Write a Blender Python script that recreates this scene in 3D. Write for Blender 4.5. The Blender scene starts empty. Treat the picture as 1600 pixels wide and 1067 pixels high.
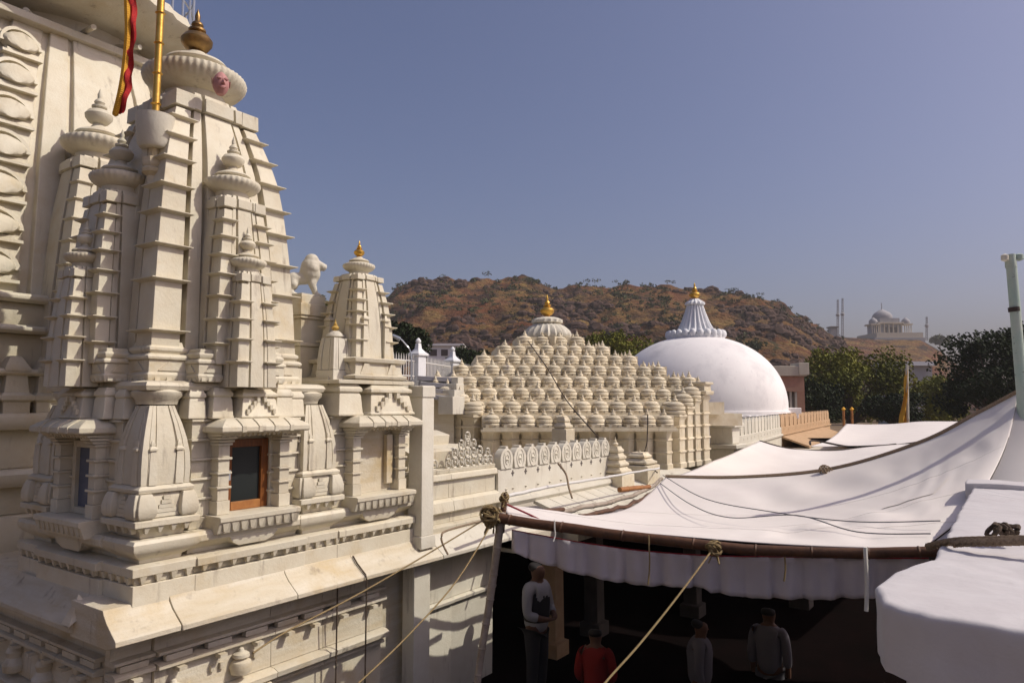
import bpy, bmesh, math, random
from mathutils import Vector, Matrix, noise
rnd = random.Random(7)
R_ = math.radians
sc = bpy.context.scene
col = sc.collection

# ------------------------------------------------------------------ camera
FPX = 1120.0; HOR = 628.0
AZ = R_(34.85)                       # temple axis (+X) lies this far right of the view
PITCH = math.atan((HOR - 533.5) / FPX)
FV = Vector((math.cos(AZ), math.sin(AZ), 0)); RV = Vector((math.sin(AZ), -math.cos(AZ), 0))
cam = bpy.data.cameras.new('camera'); camo = bpy.data.objects.new('camera', cam); col.objects.link(camo)
cam.sensor_width = 36; cam.lens = FPX * 36 / 1600; cam.clip_start = .05; cam.clip_end = 6000
fwd = (FV * math.cos(PITCH) + Vector((0, 0, math.sin(PITCH)))).normalized()
camo.rotation_euler = fwd.to_track_quat('-Z', 'Y').to_euler()
camo.location = (0, 0, 0)
sc.camera = camo

# ------------------------------------------------------------------ light
SUN_EL = 46.0; SUN_ALPHA = -5.0      # elevation; degrees beyond square-right of the view
sdir = (RV * math.cos(R_(SUN_ALPHA)) + FV * math.sin(R_(SUN_ALPHA))) * math.cos(R_(SUN_EL)) + Vector((0, 0, math.sin(R_(SUN_EL))))
w = bpy.data.worlds.new('World'); sc.world = w; w.use_nodes = True
nt = w.node_tree; bg = nt.nodes['Background']
sky = nt.nodes.new('ShaderNodeTexSky'); sky.sky_type = 'NISHITA'; sky.sun_disc = False
sky.sun_elevation = R_(SUN_EL); sky.sun_rotation = math.atan2(sdir.x, sdir.y)
sky.altitude = 200; sky.air_density = 1.0; sky.dust_density = 5.0; sky.ozone_density = 4.5
tint = nt.nodes.new('ShaderNodeMix'); tint.data_type = 'RGBA'; tint.blend_type = 'MULTIPLY'; tint.inputs[0].default_value = 1; tint.inputs[7].default_value = (1.14, .96, 1.0, 1)
nt.links.new(sky.outputs[0], tint.inputs[6]); nt.links.new(tint.outputs[2], bg.inputs[0]); bg.inputs[1].default_value = 0.101
sl = bpy.data.lights.new('sun', 'SUN'); sl.energy = 3.3; sl.angle = R_(.53); sl.color = (1, .945, .82)
so = bpy.data.objects.new('sun', sl); col.objects.link(so); so.location = (20, -20, 40)
so.rotation_euler = (-sdir).to_track_quat('-Z', 'Y').to_euler()
sc.view_settings.view_transform = 'Standard'; sc.view_settings.look = 'None'
sc.view_settings.exposure = 0.0; sc.view_settings.gamma = 1.0
sc.render.engine = 'CYCLES'
FLOOR = -3.6                         # courtyard level; the eye is at z = 0

# ------------------------------------------------------------------ helpers
def W(F, R, z=0.0): return FV * F + RV * R + Vector((0, 0, z))
def at(px, py, F):
    """a photograph pixel at forward distance F (metres) as a point"""
    x = (px - 800) / FPX; y = -(py - 533.5) / FPX
    c, s = math.cos(PITCH), math.sin(PITCH)
    fw = c - y * s; up = s + y * c
    t = F / fw
    return FV * F + RV * (x * t) + Vector((0, 0, up * t))

WL = {}                              # absolute location of each object
GROUPS = {'guy_rope': 'guy ropes of the awning', 'court_pillar': 'pillars in the dark court', 'string_tie': 'ties hanging from the beam', 'wire': 'wires over the awning', 'radio_mast': 'masts on the far ridge', 'orange_post': 'orange posts beyond the awnings', 'eave_pole': 'poles at the tent edge', 'rope_knot': 'rope knots', 'person': 'people under the awning', 'roof_turret': 'little turrets before the hall', 'roof_cable': 'cables on the hall', 'edge_rope': 'hem ropes of the awnings', 'drain_pipe': 'pipes on the terrace wall', 'balustrade': 'balustrades by the dome'}
def tag(o, label, cat, group=None):
    o['label'] = label; o['category'] = cat
    group = group or GROUPS.get(o.name.split('.')[0])
    if group: o['group'] = group
    return o
def thing(name, loc, label, cat, group=None):
    o = bpy.data.objects.new(name, None); col.objects.link(o); o.empty_display_size = .2
    o.location = loc; WL[o.name] = Vector(loc)
    return tag(o, label, cat, group)
def addpart(name, mesh, loc, parent, rot=None, scale=None):
    o = bpy.data.objects.new(name, mesh); col.objects.link(o)
    loc = Vector(loc); WL[o.name] = loc
    if parent is not None:
        o.parent = parent; o.location = loc - WL[parent.name]
    else: o.location = loc
    if rot: o.rotation_euler = rot
    if scale: o.scale = scale
    return o

class MB:
    def __init__(s): s.v = []; s.f = []
    def add(s, vs, fs):
        n = len(s.v); s.v += [Vector(p) for p in vs]; s.f += [tuple(i + n for i in f) for f in fs]; return s
    def box(s, x0, x1, y0, y1, z0, z1):
        return s.add([(x0,y0,z0),(x1,y0,z0),(x1,y1,z0),(x0,y1,z0),(x0,y0,z1),(x1,y0,z1),(x1,y1,z1),(x0,y1,z1)],
                     [(3,2,1,0),(4,5,6,7),(0,1,5,4),(1,2,6,5),(2,3,7,6),(3,0,4,7)])
    def rings(s, rs, cap=True):
        n = len(rs[0]); vs = [p for r in rs for p in r]; fs = []
        for i in range(len(rs) - 1):
            for j in range(n):
                k = (j + 1) % n
                fs.append((i*n+j, i*n+k, (i+1)*n+k, (i+1)*n+j))
        if cap: fs.append(tuple(reversed(range(n)))); fs.append(tuple(range((len(rs)-1)*n, len(rs)*n)))
        return s.add(vs, fs)
    def rloft(s, cx, cy, prof):      # rectangle sections (z, hx[, hy])
        rs = []
        for p in prof:
            z, hx = p[0], p[1]; hy = p[2] if len(p) > 2 else hx
            rs.append([(cx-hx,cy-hy,z),(cx+hx,cy-hy,z),(cx+hx,cy+hy,z),(cx-hx,cy+hy,z)])
        return s.rings(rs)
    def ploft(s, cx, cy, poly, prof):  # polygon plan, sections (z, scale)
        return s.rings([[(cx+x*k, cy+y*k, z) for x, y in poly] for z, k in prof])
    def lathe(s, cx, cy, prof, n=24, rib=0, amp=0.0, ribr=None):
        rs = []
        for r, z in prof:
            ring = []
            for j in range(n):
                a = 2*math.pi*j/n; rr = max(r, .0008)
                if rib and (ribr is None or ribr[0] <= z <= ribr[1]): rr *= 1 - amp*(.5 - .5*math.cos(rib*a))
                ring.append((cx+rr*math.cos(a), cy+rr*math.sin(a), z))
            rs.append(ring)
        return s.rings(rs)
    def tube(s, pts, r, n=6):
        pts = [Vector(p) for p in pts]; rs = []
        for i, p in enumerate(pts):
            d = (pts[min(i+1, len(pts)-1)] - pts[max(i-1, 0)]).normalized()
            up = Vector((0,0,1)) if abs(d.z) < .9 else Vector((1,0,0))
            a = d.cross(up).normalized(); b = d.cross(a)
            rr = r[i] if isinstance(r, (list, tuple)) else r
            rs.append([p + (a*math.cos(2*math.pi*k/n) + b*math.sin(2*math.pi*k/n))*rr for k in range(n)])
        return s.rings(rs)
    def extr(s, poly, o, ax, ay, az, depth):   # 2D polygon in (ax, ay) swept along az
        o, ax, ay, az = map(Vector, (o, ax, ay, az))
        return s.rings([[o+ax*x+ay*y for x, y in poly], [o+ax*x+ay*y+az*depth for x, y in poly]])
    def sheet(s, g):                 # grid of points
        n = len(g[0]); vs = [p for r in g for p in r]
        fs = [(i*n+j, i*n+j+1, (i+1)*n+j+1, (i+1)*n+j) for i in range(len(g)-1) for j in range(n-1)]
        return s.add(vs, fs)
    def xf(s, fn): s.v = [Vector(fn(p)) for p in s.v]; return s
    def mesh(s, name, mat, smooth=True, c=Vector((0,0,0)), fix=True, ang=38):
        m = bpy.data.meshes.new(name); m.from_pydata([p - c for p in s.v], [], s.f)
        if fix:
            b = bmesh.new(); b.from_mesh(m); bmesh.ops.recalc_face_normals(b, faces=b.faces); b.to_mesh(m); b.free()
        m.materials.append(mat)
        if smooth:
            m.polygons.foreach_set('use_smooth', [True]*len(m.polygons)); m.set_sharp_from_angle(angle=R_(ang))
        return m
    def build(s, name, mat, parent=None, bev=0, smooth=True, fix=True, ang=38):
        lo = Vector([min(p[i] for p in s.v) for i in range(3)]); hi = Vector([max(p[i] for p in s.v) for i in range(3)])
        c = (lo + hi)/2; c.z = lo.z
        o = addpart(name, s.mesh(name, mat, smooth, c, fix, ang), c, parent)
        if bev:
            md = o.modifiers.new('edge', 'BEVEL'); md.width = bev; md.segments = 2; md.limit_method = 'ANGLE'; md.angle_limit = R_(40)
        return o
def frame(c, t, n):
    """local (along, outward, up) -> world"""
    c, t, n = Vector(c), Vector(t), Vector(n)
    return lambda p: c + t*p[0] + n*p[1] + Vector((0,0,1))*p[2]
def copy_tree(o, loc, rot=None, scale=None, parent=None, kids=None):
    c = o.copy(); col.objects.link(c); c.location = loc
    if rot is not None: c.rotation_euler = rot
    if scale is not None: c.scale = scale
    if parent is not None: c.parent = parent
    WL[c.name] = Vector(loc)
    for ch in (kids if kids is not None else [x for x in col.objects if x.parent == o]):
        d = ch.copy(); col.objects.link(d); d.parent = c
    return c
def interp(pts, x):
    if x <= pts[0][0]: return pts[0][1]
    for (a, b), (c, d) in zip(pts, pts[1:]):
        if x <= c: return b + (d-b)*(x-a)/(c-a)
    return pts[-1][1]
def spl(pts, n):                     # smooth curve through points
    pts = [Vector(p) for p in pts]; out = []
    m = len(pts)-1
    for i in range(n+1):
        t = i/n*m; k = min(int(t), m-1); u = t-k
        p0 = pts[max(k-1,0)]; p1 = pts[k]; p2 = pts[k+1]; p3 = pts[min(k+2,m)]
        out.append(.5*((2*p1)+(p2-p0)*u+(2*p0-5*p1+4*p2-p3)*u*u+(3*p1-p0-3*p2+p3)*u**3))
    return out

# ------------------------------------------------------------------ materials
def mat(name, c1, c2=None, scale=4, rough=.75, bump=.15, bscale=40, metal=0, c3=None, s3=1.2, t3=(.52,.72), stretch=None, spec=.3, c4=None, detail=6, vary=0):
    m = bpy.data.materials.new(name); m.use_nodes = True; n = m.node_tree; L = n.links.new
    p = n.nodes['Principled BSDF']; p.inputs['Roughness'].default_value = rough; p.inputs['Metallic'].default_value = metal
    p.inputs['Specular IOR Level'].default_value = spec
    g = n.nodes.new('ShaderNodeNewGeometry')
    src = g.outputs['Position']
    def noise_(sc_, det=detail, st=None):
        t = n.nodes.new('ShaderNodeTexNoise'); t.inputs['Scale'].default_value = sc_; t.inputs['Detail'].default_value = det; t.inputs['Roughness'].default_value = .62
        if st:
            mp = n.nodes.new('ShaderNodeMapping'); mp.inputs['Scale'].default_value = st; L(src, mp.inputs[0]); L(mp.outputs[0], t.inputs[0])
        else: L(src, t.inputs[0])
        return t.outputs[0]
    def ramp(v, a, b):
        r = n.nodes.new('ShaderNodeMapRange'); r.inputs[1].default_value = a; r.inputs[2].default_value = b; L(v, r.inputs[0]); return r.outputs[0]
    def mix(fac, a, b):
        x = n.nodes.new('ShaderNodeMix'); x.data_type = 'RGBA'
        if isinstance(fac, float): x.inputs[0].default_value = fac
        else: L(fac, x.inputs[0])
        for i, c in ((6, a), (7, b)):
            if isinstance(c, tuple): x.inputs[i].default_value = (*c, 1)
            else: L(c, x.inputs[i])
        return x.outputs[2]
    c = c1
    if c2: c = mix(ramp(noise_(scale, st=stretch), .35, .68), c1, c2)
    if c3: c = mix(ramp(noise_(s3), *t3), c, c3)
    if c4: c = mix(ramp(noise_(9, 8, (1,1,.16)), .59, .80), c, c4)
    if vary:
        oi = n.nodes.new('ShaderNodeObjectInfo'); mr = n.nodes.new('ShaderNodeMapRange'); mr.inputs[3].default_value = 1-vary; mr.inputs[4].default_value = 1+vary*.6
        L(oi.outputs['Random'], mr.inputs[0]); vm_ = n.nodes.new('ShaderNodeVectorMath'); vm_.operation = 'SCALE'
        L(c, vm_.inputs[0]); L(mr.outputs[0], vm_.inputs['Scale']); c = vm_.outputs[0]
    if isinstance(c, tuple): p.inputs['Base Color'].default_value = (*c, 1)
    else: L(c, p.inputs['Base Color'])
    if bump:
        b = n.nodes.new('ShaderNodeBump'); b.inputs['Strength'].default_value = bump; b.inputs['Distance'].default_value = .02
        L(noise_(bscale, 5), b.inputs['Height']); L(b.outputs[0], p.inputs['Normal'])
    return m
M = {}
M['marble'] = mat('cream_marble', (.63,.585,.465), (.575,.51,.38), 4.5, .55, .22, 34, c3=(.52,.41,.23), s3=1.8, t3=(.58,.78), c4=(.25,.20,.15), vary=.09)
M['marble2'] = mat('yellowed_marble', (.63,.58,.47), (.53,.45,.31), 2.2, .6, .35, 26, c3=(.50,.38,.20), s3=1.3, t3=(.54,.76), c4=(.24,.19,.14), stretch=(.6,.6,5), vary=.08)
M['pale'] = mat('pale_marble', (.65,.615,.52), (.585,.54,.44), 3.5, .6, .2, 34, c4=(.26,.22,.17), vary=.10)
M['bell'] = mat('carved_cream_stone', (.69,.62,.475), (.60,.505,.345), 6, .7, .5, 45, c4=(.33,.27,.18), vary=.16)
M['whitewash'] = mat('whitewash', (.80,.77,.75), (.76,.72,.705), .8, .8, .12, 12, c3=(.60,.57,.57), s3=.9, t3=(.5,.75), c4=(.57,.55,.54))
M['plaster'] = mat('rough_whitewashed_plaster', (.57,.545,.545), (.52,.49,.49), 3, .9, .25, 9, c3=(.42,.37,.33), s3=7, t3=(.66,.8), c4=(.48,.46,.45))
M['bluewhite'] = mat('blue_white_paint', (.71,.71,.72), (.65,.66,.68), 3, .7, .1, 30)
M['gold'] = mat('gilded_metal', (.72,.44,.10), (.55,.32,.06), 8, .38, .1, 40, metal=.85, spec=.5)
M['brass'] = mat('dull_brass', (.32,.20,.07), (.2,.12,.05), 8, .4, .1, 40, metal=.8, spec=.5)
M['goldpaint'] = mat('yellow_gold_paint', (.62,.42,.12), (.5,.32,.08), 8, .5, .1, 40)
M['wood'] = mat('varnished_wood', (.22,.075,.016), (.12,.038,.010), 9, .45, .2, 30, stretch=(8,8,.8))
M['woodlight'] = mat('worn_wood', (.36,.16,.05), (.26,.10,.03), 9, .5, .2, 30)
M['glass'] = mat('dark_glass', (.02,.024,.024), None, rough=.2, bump=0, spec=.25)
M['blueglass'] = mat('blue_grey_glass', (.10,.12,.18), None, rough=.15, bump=0, spec=.6)
M['cloth'] = mat('white_canvas', (.74,.69,.645), (.70,.645,.60), 1.5, .9, .08, 90, c3=(.68,.62,.59), s3=.9, t3=(.52,.8))
M['valance'] = mat('white_cotton', (.62,.58,.60), (.56,.52,.55), 3, .9, .1, 90)
M['bamboo'] = mat('brown_bamboo', (.12,.055,.028), (.07,.035,.02), 12, .6, .3, 40)
M['greybamboo'] = mat('weathered_bamboo', (.38,.32,.26), (.25,.2,.15), 10, .7, .3, 40)
M['rope'] = mat('yellow_jute_rope', (.34,.25,.12), (.22,.16,.08), 60, .9, .6, 200)
M['thickrope'] = mat('brown_coir_rope', (.36,.27,.18), (.20,.14,.09), 60, .9, .6, 200)
M['darkrope'] = mat('dark_cord', (.05,.035,.03), None, rough=.8, bump=0)
M['wire'] = mat('grey_wire', (.10,.10,.11), None, rough=.5, bump=0)
M['whitecord'] = mat('white_tie', (.7,.68,.62), None, rough=.9, bump=0)
M['redpipe'] = mat('red_piping', (.25,.02,.03), None, rough=.8, bump=0)
M['red'] = mat('red_brocade', (.55,.03,.02), (.38,.02,.03), 60, .8, .4, 120)
M['yellow'] = mat('marigold_trim', (.75,.42,.04), (.6,.28,.03), 60, .8, .4, 120)
M['pinkstone'] = mat('pink_painted_stone', (.48,.24,.22), (.40,.18,.17), 12, .6, .15, 40)
M['sandstone'] = mat('tan_sandstone', (.50,.34,.20), (.42,.27,.15), 4, .85, .3, 30)
M['pinkwall'] = mat('pink_plaster', (.42,.24,.17), (.36,.20,.14), 2, .9, .1, 20)
M['cream'] = mat('cream_plaster', (.58,.52,.42), (.50,.44,.35), 2, .9, .1, 20)
M['greystone'] = mat('grey_stone', (.38,.37,.38), (.30,.29,.30), .3, .9, .1, 2)
M['roof_and_shade'] = mat('dark_roof_and_shade', (.12,.10,.09), None, rough=.9, bump=0)  # roof colour; parapet crosses and house veranda use it as painted shade
M['iron'] = mat('white_painted_iron', (.62,.60,.56), None, rough=.5, bump=0)
M['steel'] = mat('steel_rail', (.45,.47,.5), None, rough=.35, bump=0, metal=.6)
M['polegreen'] = mat('flaking_green_paint', (.33,.42,.36), (.42,.46,.40), 3, .6, .3, 30, c3=(.10,.08,.07), s3=9, t3=(.62,.7))
M['soil'] = mat('dry_earth', (.22,.16,.11), (.16,.12,.08), .2, 1.0, .3, 4, spec=0)
M['deep_shade'] = mat('deep_shade_colour', (.012,.008,.007), None, rough=1, bump=0, spec=0)  # near-black wall colour standing in for the veranda's and court's deep shade
M['shade_floor'] = mat('shade_black_floor', (.008,.005,.005), (.005,.004,.004), 2, 1.0, .2, 12, spec=0)  # floor coloured near-black to imitate the darkness under the awnings
M['bark'] = mat('bark', (.10,.07,.05), (.06,.045,.03), 8, .95, .5, 20)
def translucent(m, fac):
    n = m.node_tree; p = n.nodes['Principled BSDF']; t = n.nodes.new('ShaderNodeBsdfTranslucent'); x = n.nodes.new('ShaderNodeMixShader'); x.inputs[0].default_value = fac
    for l in list(p.inputs['Base Color'].links): n.links.new(l.from_socket, t.inputs[0])
    n.links.new(p.outputs[0], x.inputs[1]); n.links.new(t.outputs[0], x.inputs[2]); n.links.new(x.outputs[0], n.nodes['Material Output'].inputs[0])
M['valance'] = mat('white_cotton', (.78,.73,.75), (.70,.65,.68), 3, .9, .1, 90); translucent(M['valance'], .45)
def leafmat(name, c1, c2, sc_=.35):
    return mat(name, c1, c2, sc_, .7, 0, spec=.15)
M['leaf'] = leafmat('green_leaves', (.19,.185,.018), (.065,.08,.009))
M['leafdark'] = leafmat('dark_green_leaves', (.022,.036,.008), (.011,.02,.006))
M['leafyellow'] = leafmat('yellow_green_leaves', (.16,.15,.02), (.08,.09,.015))
M['scrub'] = leafmat('dusty_scrub_leaves', (.06,.065,.02), (.035,.045,.014))
M['skin'] = mat('brown_skin', (.13,.065,.04), None, rough=.6, bump=0)
M['hair'] = mat('black_hair', (.012,.01,.01), None, rough=.6, bump=0)
M['shirt'] = mat('white_shirt', (.33,.32,.33), None, rough=.9, bump=0)
M['dimshirt'] = mat('shade_grey_shirt', (.15,.14,.16), None, rough=.9, bump=0)  # white shirt darkened in its colour to look shaded
M['shadestone'] = mat('shade_darkened_stone', (.10,.085,.07), (.07,.06,.05), 3, .9, .1, 20)  # shade put into the stone colour of the unlit court pillars
M['darkcloth'] = mat('dark_cloth', (.03,.028,.03), None, rough=.9, bump=0)
M['greycloth'] = mat('grey_cloth', (.12,.12,.13), None, rough=.9, bump=0)
M['redcloth'] = mat('red_shirt', (.22,.015,.012), None, rough=.9, bump=0)

# ------------------------------------------------------------------ setting: ground
g = MB().sheet([[W(f, r, FLOOR-.004) for r in (-3000,-400,-60,0,60,400,3000)] for f in (-60,0,30,60,200,800,4000)]).build('ground', M['soil'], smooth=False, fix=False)
g['kind'] = 'structure'
c = MB().sheet([[Vector((x, y, FLOOR)) for y in (-12, 0, 3, 6, 10.6)] for x in (1, 4, 8, 12, 18, 26, 46)]).build('courtyard_floor', M['shade_floor'], smooth=False, fix=False)
c['kind'] = 'structure'

# ---- hills
def hillmat():
    m = bpy.data.materials.new('rocky_hillside'); m.use_nodes = True; n = m.node_tree; L = n.links.new
    p = n.nodes['Principled BSDF']; p.inputs['Roughness'].default_value = .95; p.inputs['Specular IOR Level'].default_value = .1
    g = n.nodes.new('ShaderNodeNewGeometry')
    def nz(s, det, st=(1,1,1), rough=.6):
        mp = n.nodes.new('ShaderNodeMapping'); mp.inputs['Scale'].default_value = st; L(g.outputs['Position'], mp.inputs[0])
        t = n.nodes.new('ShaderNodeTexNoise'); t.inputs['Scale'].default_value = s; t.inputs['Detail'].default_value = det; t.inputs['Roughness'].default_value = rough
        L(mp.outputs[0], t.inputs[0]); return t.outputs[0]
    def rmp(v, a, b):
        r = n.nodes.new('ShaderNodeMapRange'); r.inputs[1].default_value = a; r.inputs[2].default_value = b; L(v, r.inputs[0]); return r.outputs[0]
    def mix(f, a, b):
        x = n.nodes.new('ShaderNodeMix'); x.data_type = 'RGBA'; L(f, x.inputs[0])
        for i, c in ((6, a), (7, b)):
            if isinstance(c, tuple): x.inputs[i].default_value = (*c, 1)
            else: L(c, x.inputs[i])
        return x.outputs[2]
    c = mix(rmp(nz(.05, 6), .4, .62), (.175,.075,.036), (.22,.13,.045))
    c = mix(rmp(nz(.12, 8, (1,1,3.5)), .5, .66), c, (.27,.175,.06))
    c = mix(rmp(nz(.07, 9, (1,1,3.5), .72), .50, .60), c, (.05,.03,.026))
    c = mix(rmp(nz(.035, 8, (1,1,2.5), .7), .52, .64), c, (.17,.06,.026))
    c = mix(rmp(nz(.16, 9, (1,1,1.6), .75), .55, .63), c, (.05,.052,.02))
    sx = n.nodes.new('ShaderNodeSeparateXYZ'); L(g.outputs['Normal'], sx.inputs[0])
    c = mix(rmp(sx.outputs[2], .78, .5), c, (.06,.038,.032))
    L(c, p.inputs['Base Color'])
    b = n.nodes.new('ShaderNodeBump'); b.inputs['Strength'].default_value = 1.0; b.inputs['Distance'].default_value = 3.5
    L(nz(.5, 8, (1,1,2)), b.inputs['Height']); L(b.outputs[0], p.inputs['Normal'])
    return m
M['hill'] = hillmat()
M['rock'] = mat('dark_rock', (.085,.045,.032), (.045,.028,.024), .5, .95, .6, 3)
RIDGE = [(380,560),(470,520),(540,490),(600,466),(622,448),(660,434),(700,433),(740,431),(790,429),(822,427),(845,433),(862,441),(885,447),(905,441),(960,441),(1010,445),(1050,442),(1090,452),(1130,455),(1170,457),(1200,464),(1222,474),(1250,488),(1275,505),(1305,521),(1335,543),(1365,575),(1400,600),(1480,622),(1600,628)]
RF = 300.0
rid = [((px-800)/FPX*RF, (HOR-py)/FPX*RF) for px, py in RIDGE]
def hill_z(f, r):
    rr = r*RF/f if f < RF else r
    top = interp(rid, r*RF/max(f, 200)) 
    t = (f-150)/(RF-150); t = max(0, min(1, t))
    base = FLOOR-1
    z = base + (top-base)*(t**.82)*(.82+.18*t)
    v = Vector((r*.02, f*.02, 3))
    amp = min(1, t*3)
    z += amp*(1-t*.75)*(noise.fractal(v*1.3, 1, 2, 5)*6)
    # rock benches
    k = 8.0; q = z/k; fl = math.floor(q); fr = q-fl
    st = fl*k + k*(fr**2.6 if fr < 1 else 1)
    m_ = max(0, min(1, noise.noise(Vector((r*.02, f*.02, 9)))*2.6+.6))
    z = z*(1-.75*m_) + st*.75*m_
    z += amp*noise.fractal(Vector((r*.09, f*.09, 1)), 1, 2, 4)*2.4 
    if f > RF: z -= (f-RF)*.28
    return z
g_ = []
for i in range(150):
    f = 150 + i*1.25 if i < 130 else 312.5 + (i-130)*9
    g_.append([W(f, (-135 + j*1.15)*(f/RF)**.5, hill_z(f, (-135 + j*1.15)*(f/RF)**.5)) for j in range(320)])
hill = MB().sheet(g_).build('hill', M['hill'], smooth=True, fix=False, ang=60); hill['kind'] = 'structure'

far = [((px-800)/FPX*430, (HOR-py)/FPX*430) for px, py in [(1100,560),(1250,540),(1300,527),(1340,529),(1370,531),(1440,531),(1455,540),(1475,552),(1500,575),(1560,600),(1700,622),(1900,626)]]
g_ = []
for i in range(40):
    f = 330 + i*4
    row = []
    for j in range(90):
        r = 60 + j*4
        t = max(0, min(1, (f-330)/95)); top = interp(far, r*430/f)
        z = FLOOR-1 + (top-FLOOR+1)*t**.8 + (1-t)*noise.fractal(Vector((r*.03, f*.03, 5)), 1, 2, 4)*4*min(1, t*4)
        if f > 460: z -= (f-460)*.3
        row.append(W(f, r, z))
    g_.append(row)
h2 = MB().sheet(g_).build('far_hill', M['hill'], smooth=True, fix=False); h2['kind'] = 'structure'

# ---- scrub on the hill: nobody could count it
def leafcloud(mb, c, rx, rz, n, size, rn=rnd):
    for _ in range(n):
        while True:
            d = Vector((rn.uniform(-1,1), rn.uniform(-1,1), rn.uniform(-1,1)))
            if .25 < d.length < 1: break
        p = c + Vector((d.x*rx, d.y*rx, d.z*rz))
        a = Vector((rn.gauss(0,1), rn.gauss(0,1), rn.gauss(0,1))).normalized(); b = a.orthogonal().normalized()
        s = size*rn.uniform(.6, 1.4); e = a.cross(b)
        mb.add([p-b*s, p+e*s*.5, p+b*s, p-e*s*.5], [(0,1,2,3)])
mb = MB(); rs = random.Random(3)
for _ in range(2400):
    f = rs.uniform(165, 302); r = rs.uniform(-75, 140)
    if noise.noise(Vector((r*.03, f*.03, 20))) + rs.uniform(-.3, .3) < -.05: continue
    s = rs.uniform(.5, 1.5)*(1.3 if f < 215 else 1)
    leafcloud(mb, W(f, r, hill_z(f, r)+s*.5), s*1.1, s*.75, 26, s*.38, rs)
for px in (690, 760, 918, 932, 962, 1045, 1052, 1108, 1140, 1150, 1190):
    r = (px-800)/FPX*RF; s = rs.uniform(.8, 1.5)
    leafcloud(mb, W(RF-1, r, interp(rid, r)+s*.7), s*1.6, s*.7, 36, s*.3, rs)
rk = MB(); rr_ = random.Random(21)
for _ in range(5200):
    f = rr_.uniform(185, 299); r = rr_.uniform(-70, 135)
    d_ = noise.noise(Vector((r*.028, f*.05, 33))) + .5*noise.noise(Vector((r*.1, f*.12, 3)))
    if d_ < .12: continue
    s_ = rr_.uniform(.35, 1.35)*(1+d_); c_ = W(f, r, hill_z(f, r)+s_*.15); n_ = 6; pts_ = []
    for e in (-.5, .1, .6):
        k_ = (1, 1.05, .6)[(-.5, .1, .6).index(e)]
        pts_.append([c_ + RV*math.cos(2*math.pi*j/n_)*s_*k_*rr_.uniform(.8,1.5) + FV*math.sin(2*math.pi*j/n_)*s_*k_*rr_.uniform(.7,1.1) + Vector((0,0,e*s_*rr_.uniform(.7,1.2))) for j in range(n_)])
    rk.rings(pts_)
ro = rk.build('hillside_rocks', M['rock'], smooth=False, fix=False); ro['kind'] = 'stuff'; tag(ro, 'dark brown rock outcrops banding the hillside', 'rocks')
sb = mb.build('hillside_scrub', M['scrub'], smooth=False, fix=False); sb['kind'] = 'stuff'; tag(sb, 'dusty green thorn scrub dotted over the brown rocky hill', 'scrub')
mb = MB()
for _ in range(240):
    f = rs.uniform(120, 168); r = rs.uniform(-70, 90)*f/150; s = rs.uniform(1.6, 3.4)
    leafcloud(mb, W(f, r, FLOOR+s), s*1.2, s*1.0, 60, s*.3, rs)
sb = mb.build('hill_foot_thicket', M['leaf'], smooth=False, fix=False); sb['kind'] = 'stuff'; tag(sb, 'green thicket along the foot of the rocky hill', 'thicket')

# ------------------------------------------------------------------ spires
def spire_poly():
    h = [(0,1.0),(.33,1.0),(.33,.86),(.40,.86),(.40,.965),(.57,.965),(.57,.84)]
    side = [(-s, o) for s, o in reversed(h[1:])] + h
    side = [p for i, p in enumerate(side)]
    out = []
    for k in range(4):
        a = k*math.pi/2; c, s_ = math.cos(a), math.sin(a)
        # side k has outward normal (sin a.., ) : local (s along, o outward)
        for s, o in [(-.84,.84)] + side: out.append((s*c + o*s_, s*s_ - o*c))
    return out
SPOLY = spire_poly()
def plan4(h):
    out = []
    for k in range(4):
        a = k*math.pi/2; c, s_ = math.cos(a), math.sin(a)
        for s, o in [(-s, o) for s, o in reversed(h)] + h: out.append((s*c+o*s_, s*s_-o*c))
    return out
BPOLY = plan4([(.40,.95),(.42,.89),(.50,.89),(.52,.98),(.70,.98),(.71,.95),(.75,.95),(.76,.98),(.975,.98)])
AMAL = [(.52,-.66),(.58,-.64),(.58,-.38),(.66,-.35),(.86,-.24),(.97,-.12),(1,-.03),(.97,.05),(.84,.11),(.64,.17),(.58,.20)]
CAPD = [(.52,.20),(.60,.24),(.63,.29),(.58,.35),(.36,.45),(.24,.50),(.20,.56)]
POT = [(.10,0),(.15,.03),(.12,.09),(.22,.13),(.30,.24),(.31,.32),(.24,.42),(.12,.47),(.17,.51),(.17,.55),(.09,.58),(.12,.64),(.11,.68),(.05,.74),(.055,.84),(.02,.95),(0,1.0)]
def finial(parent, cx, cy, z, h, m, n=20, name='finial'):
    return MB().lathe(cx, cy, [(r*h, z+q*h) for r, q in POT], n).build(name, m, parent)
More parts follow.
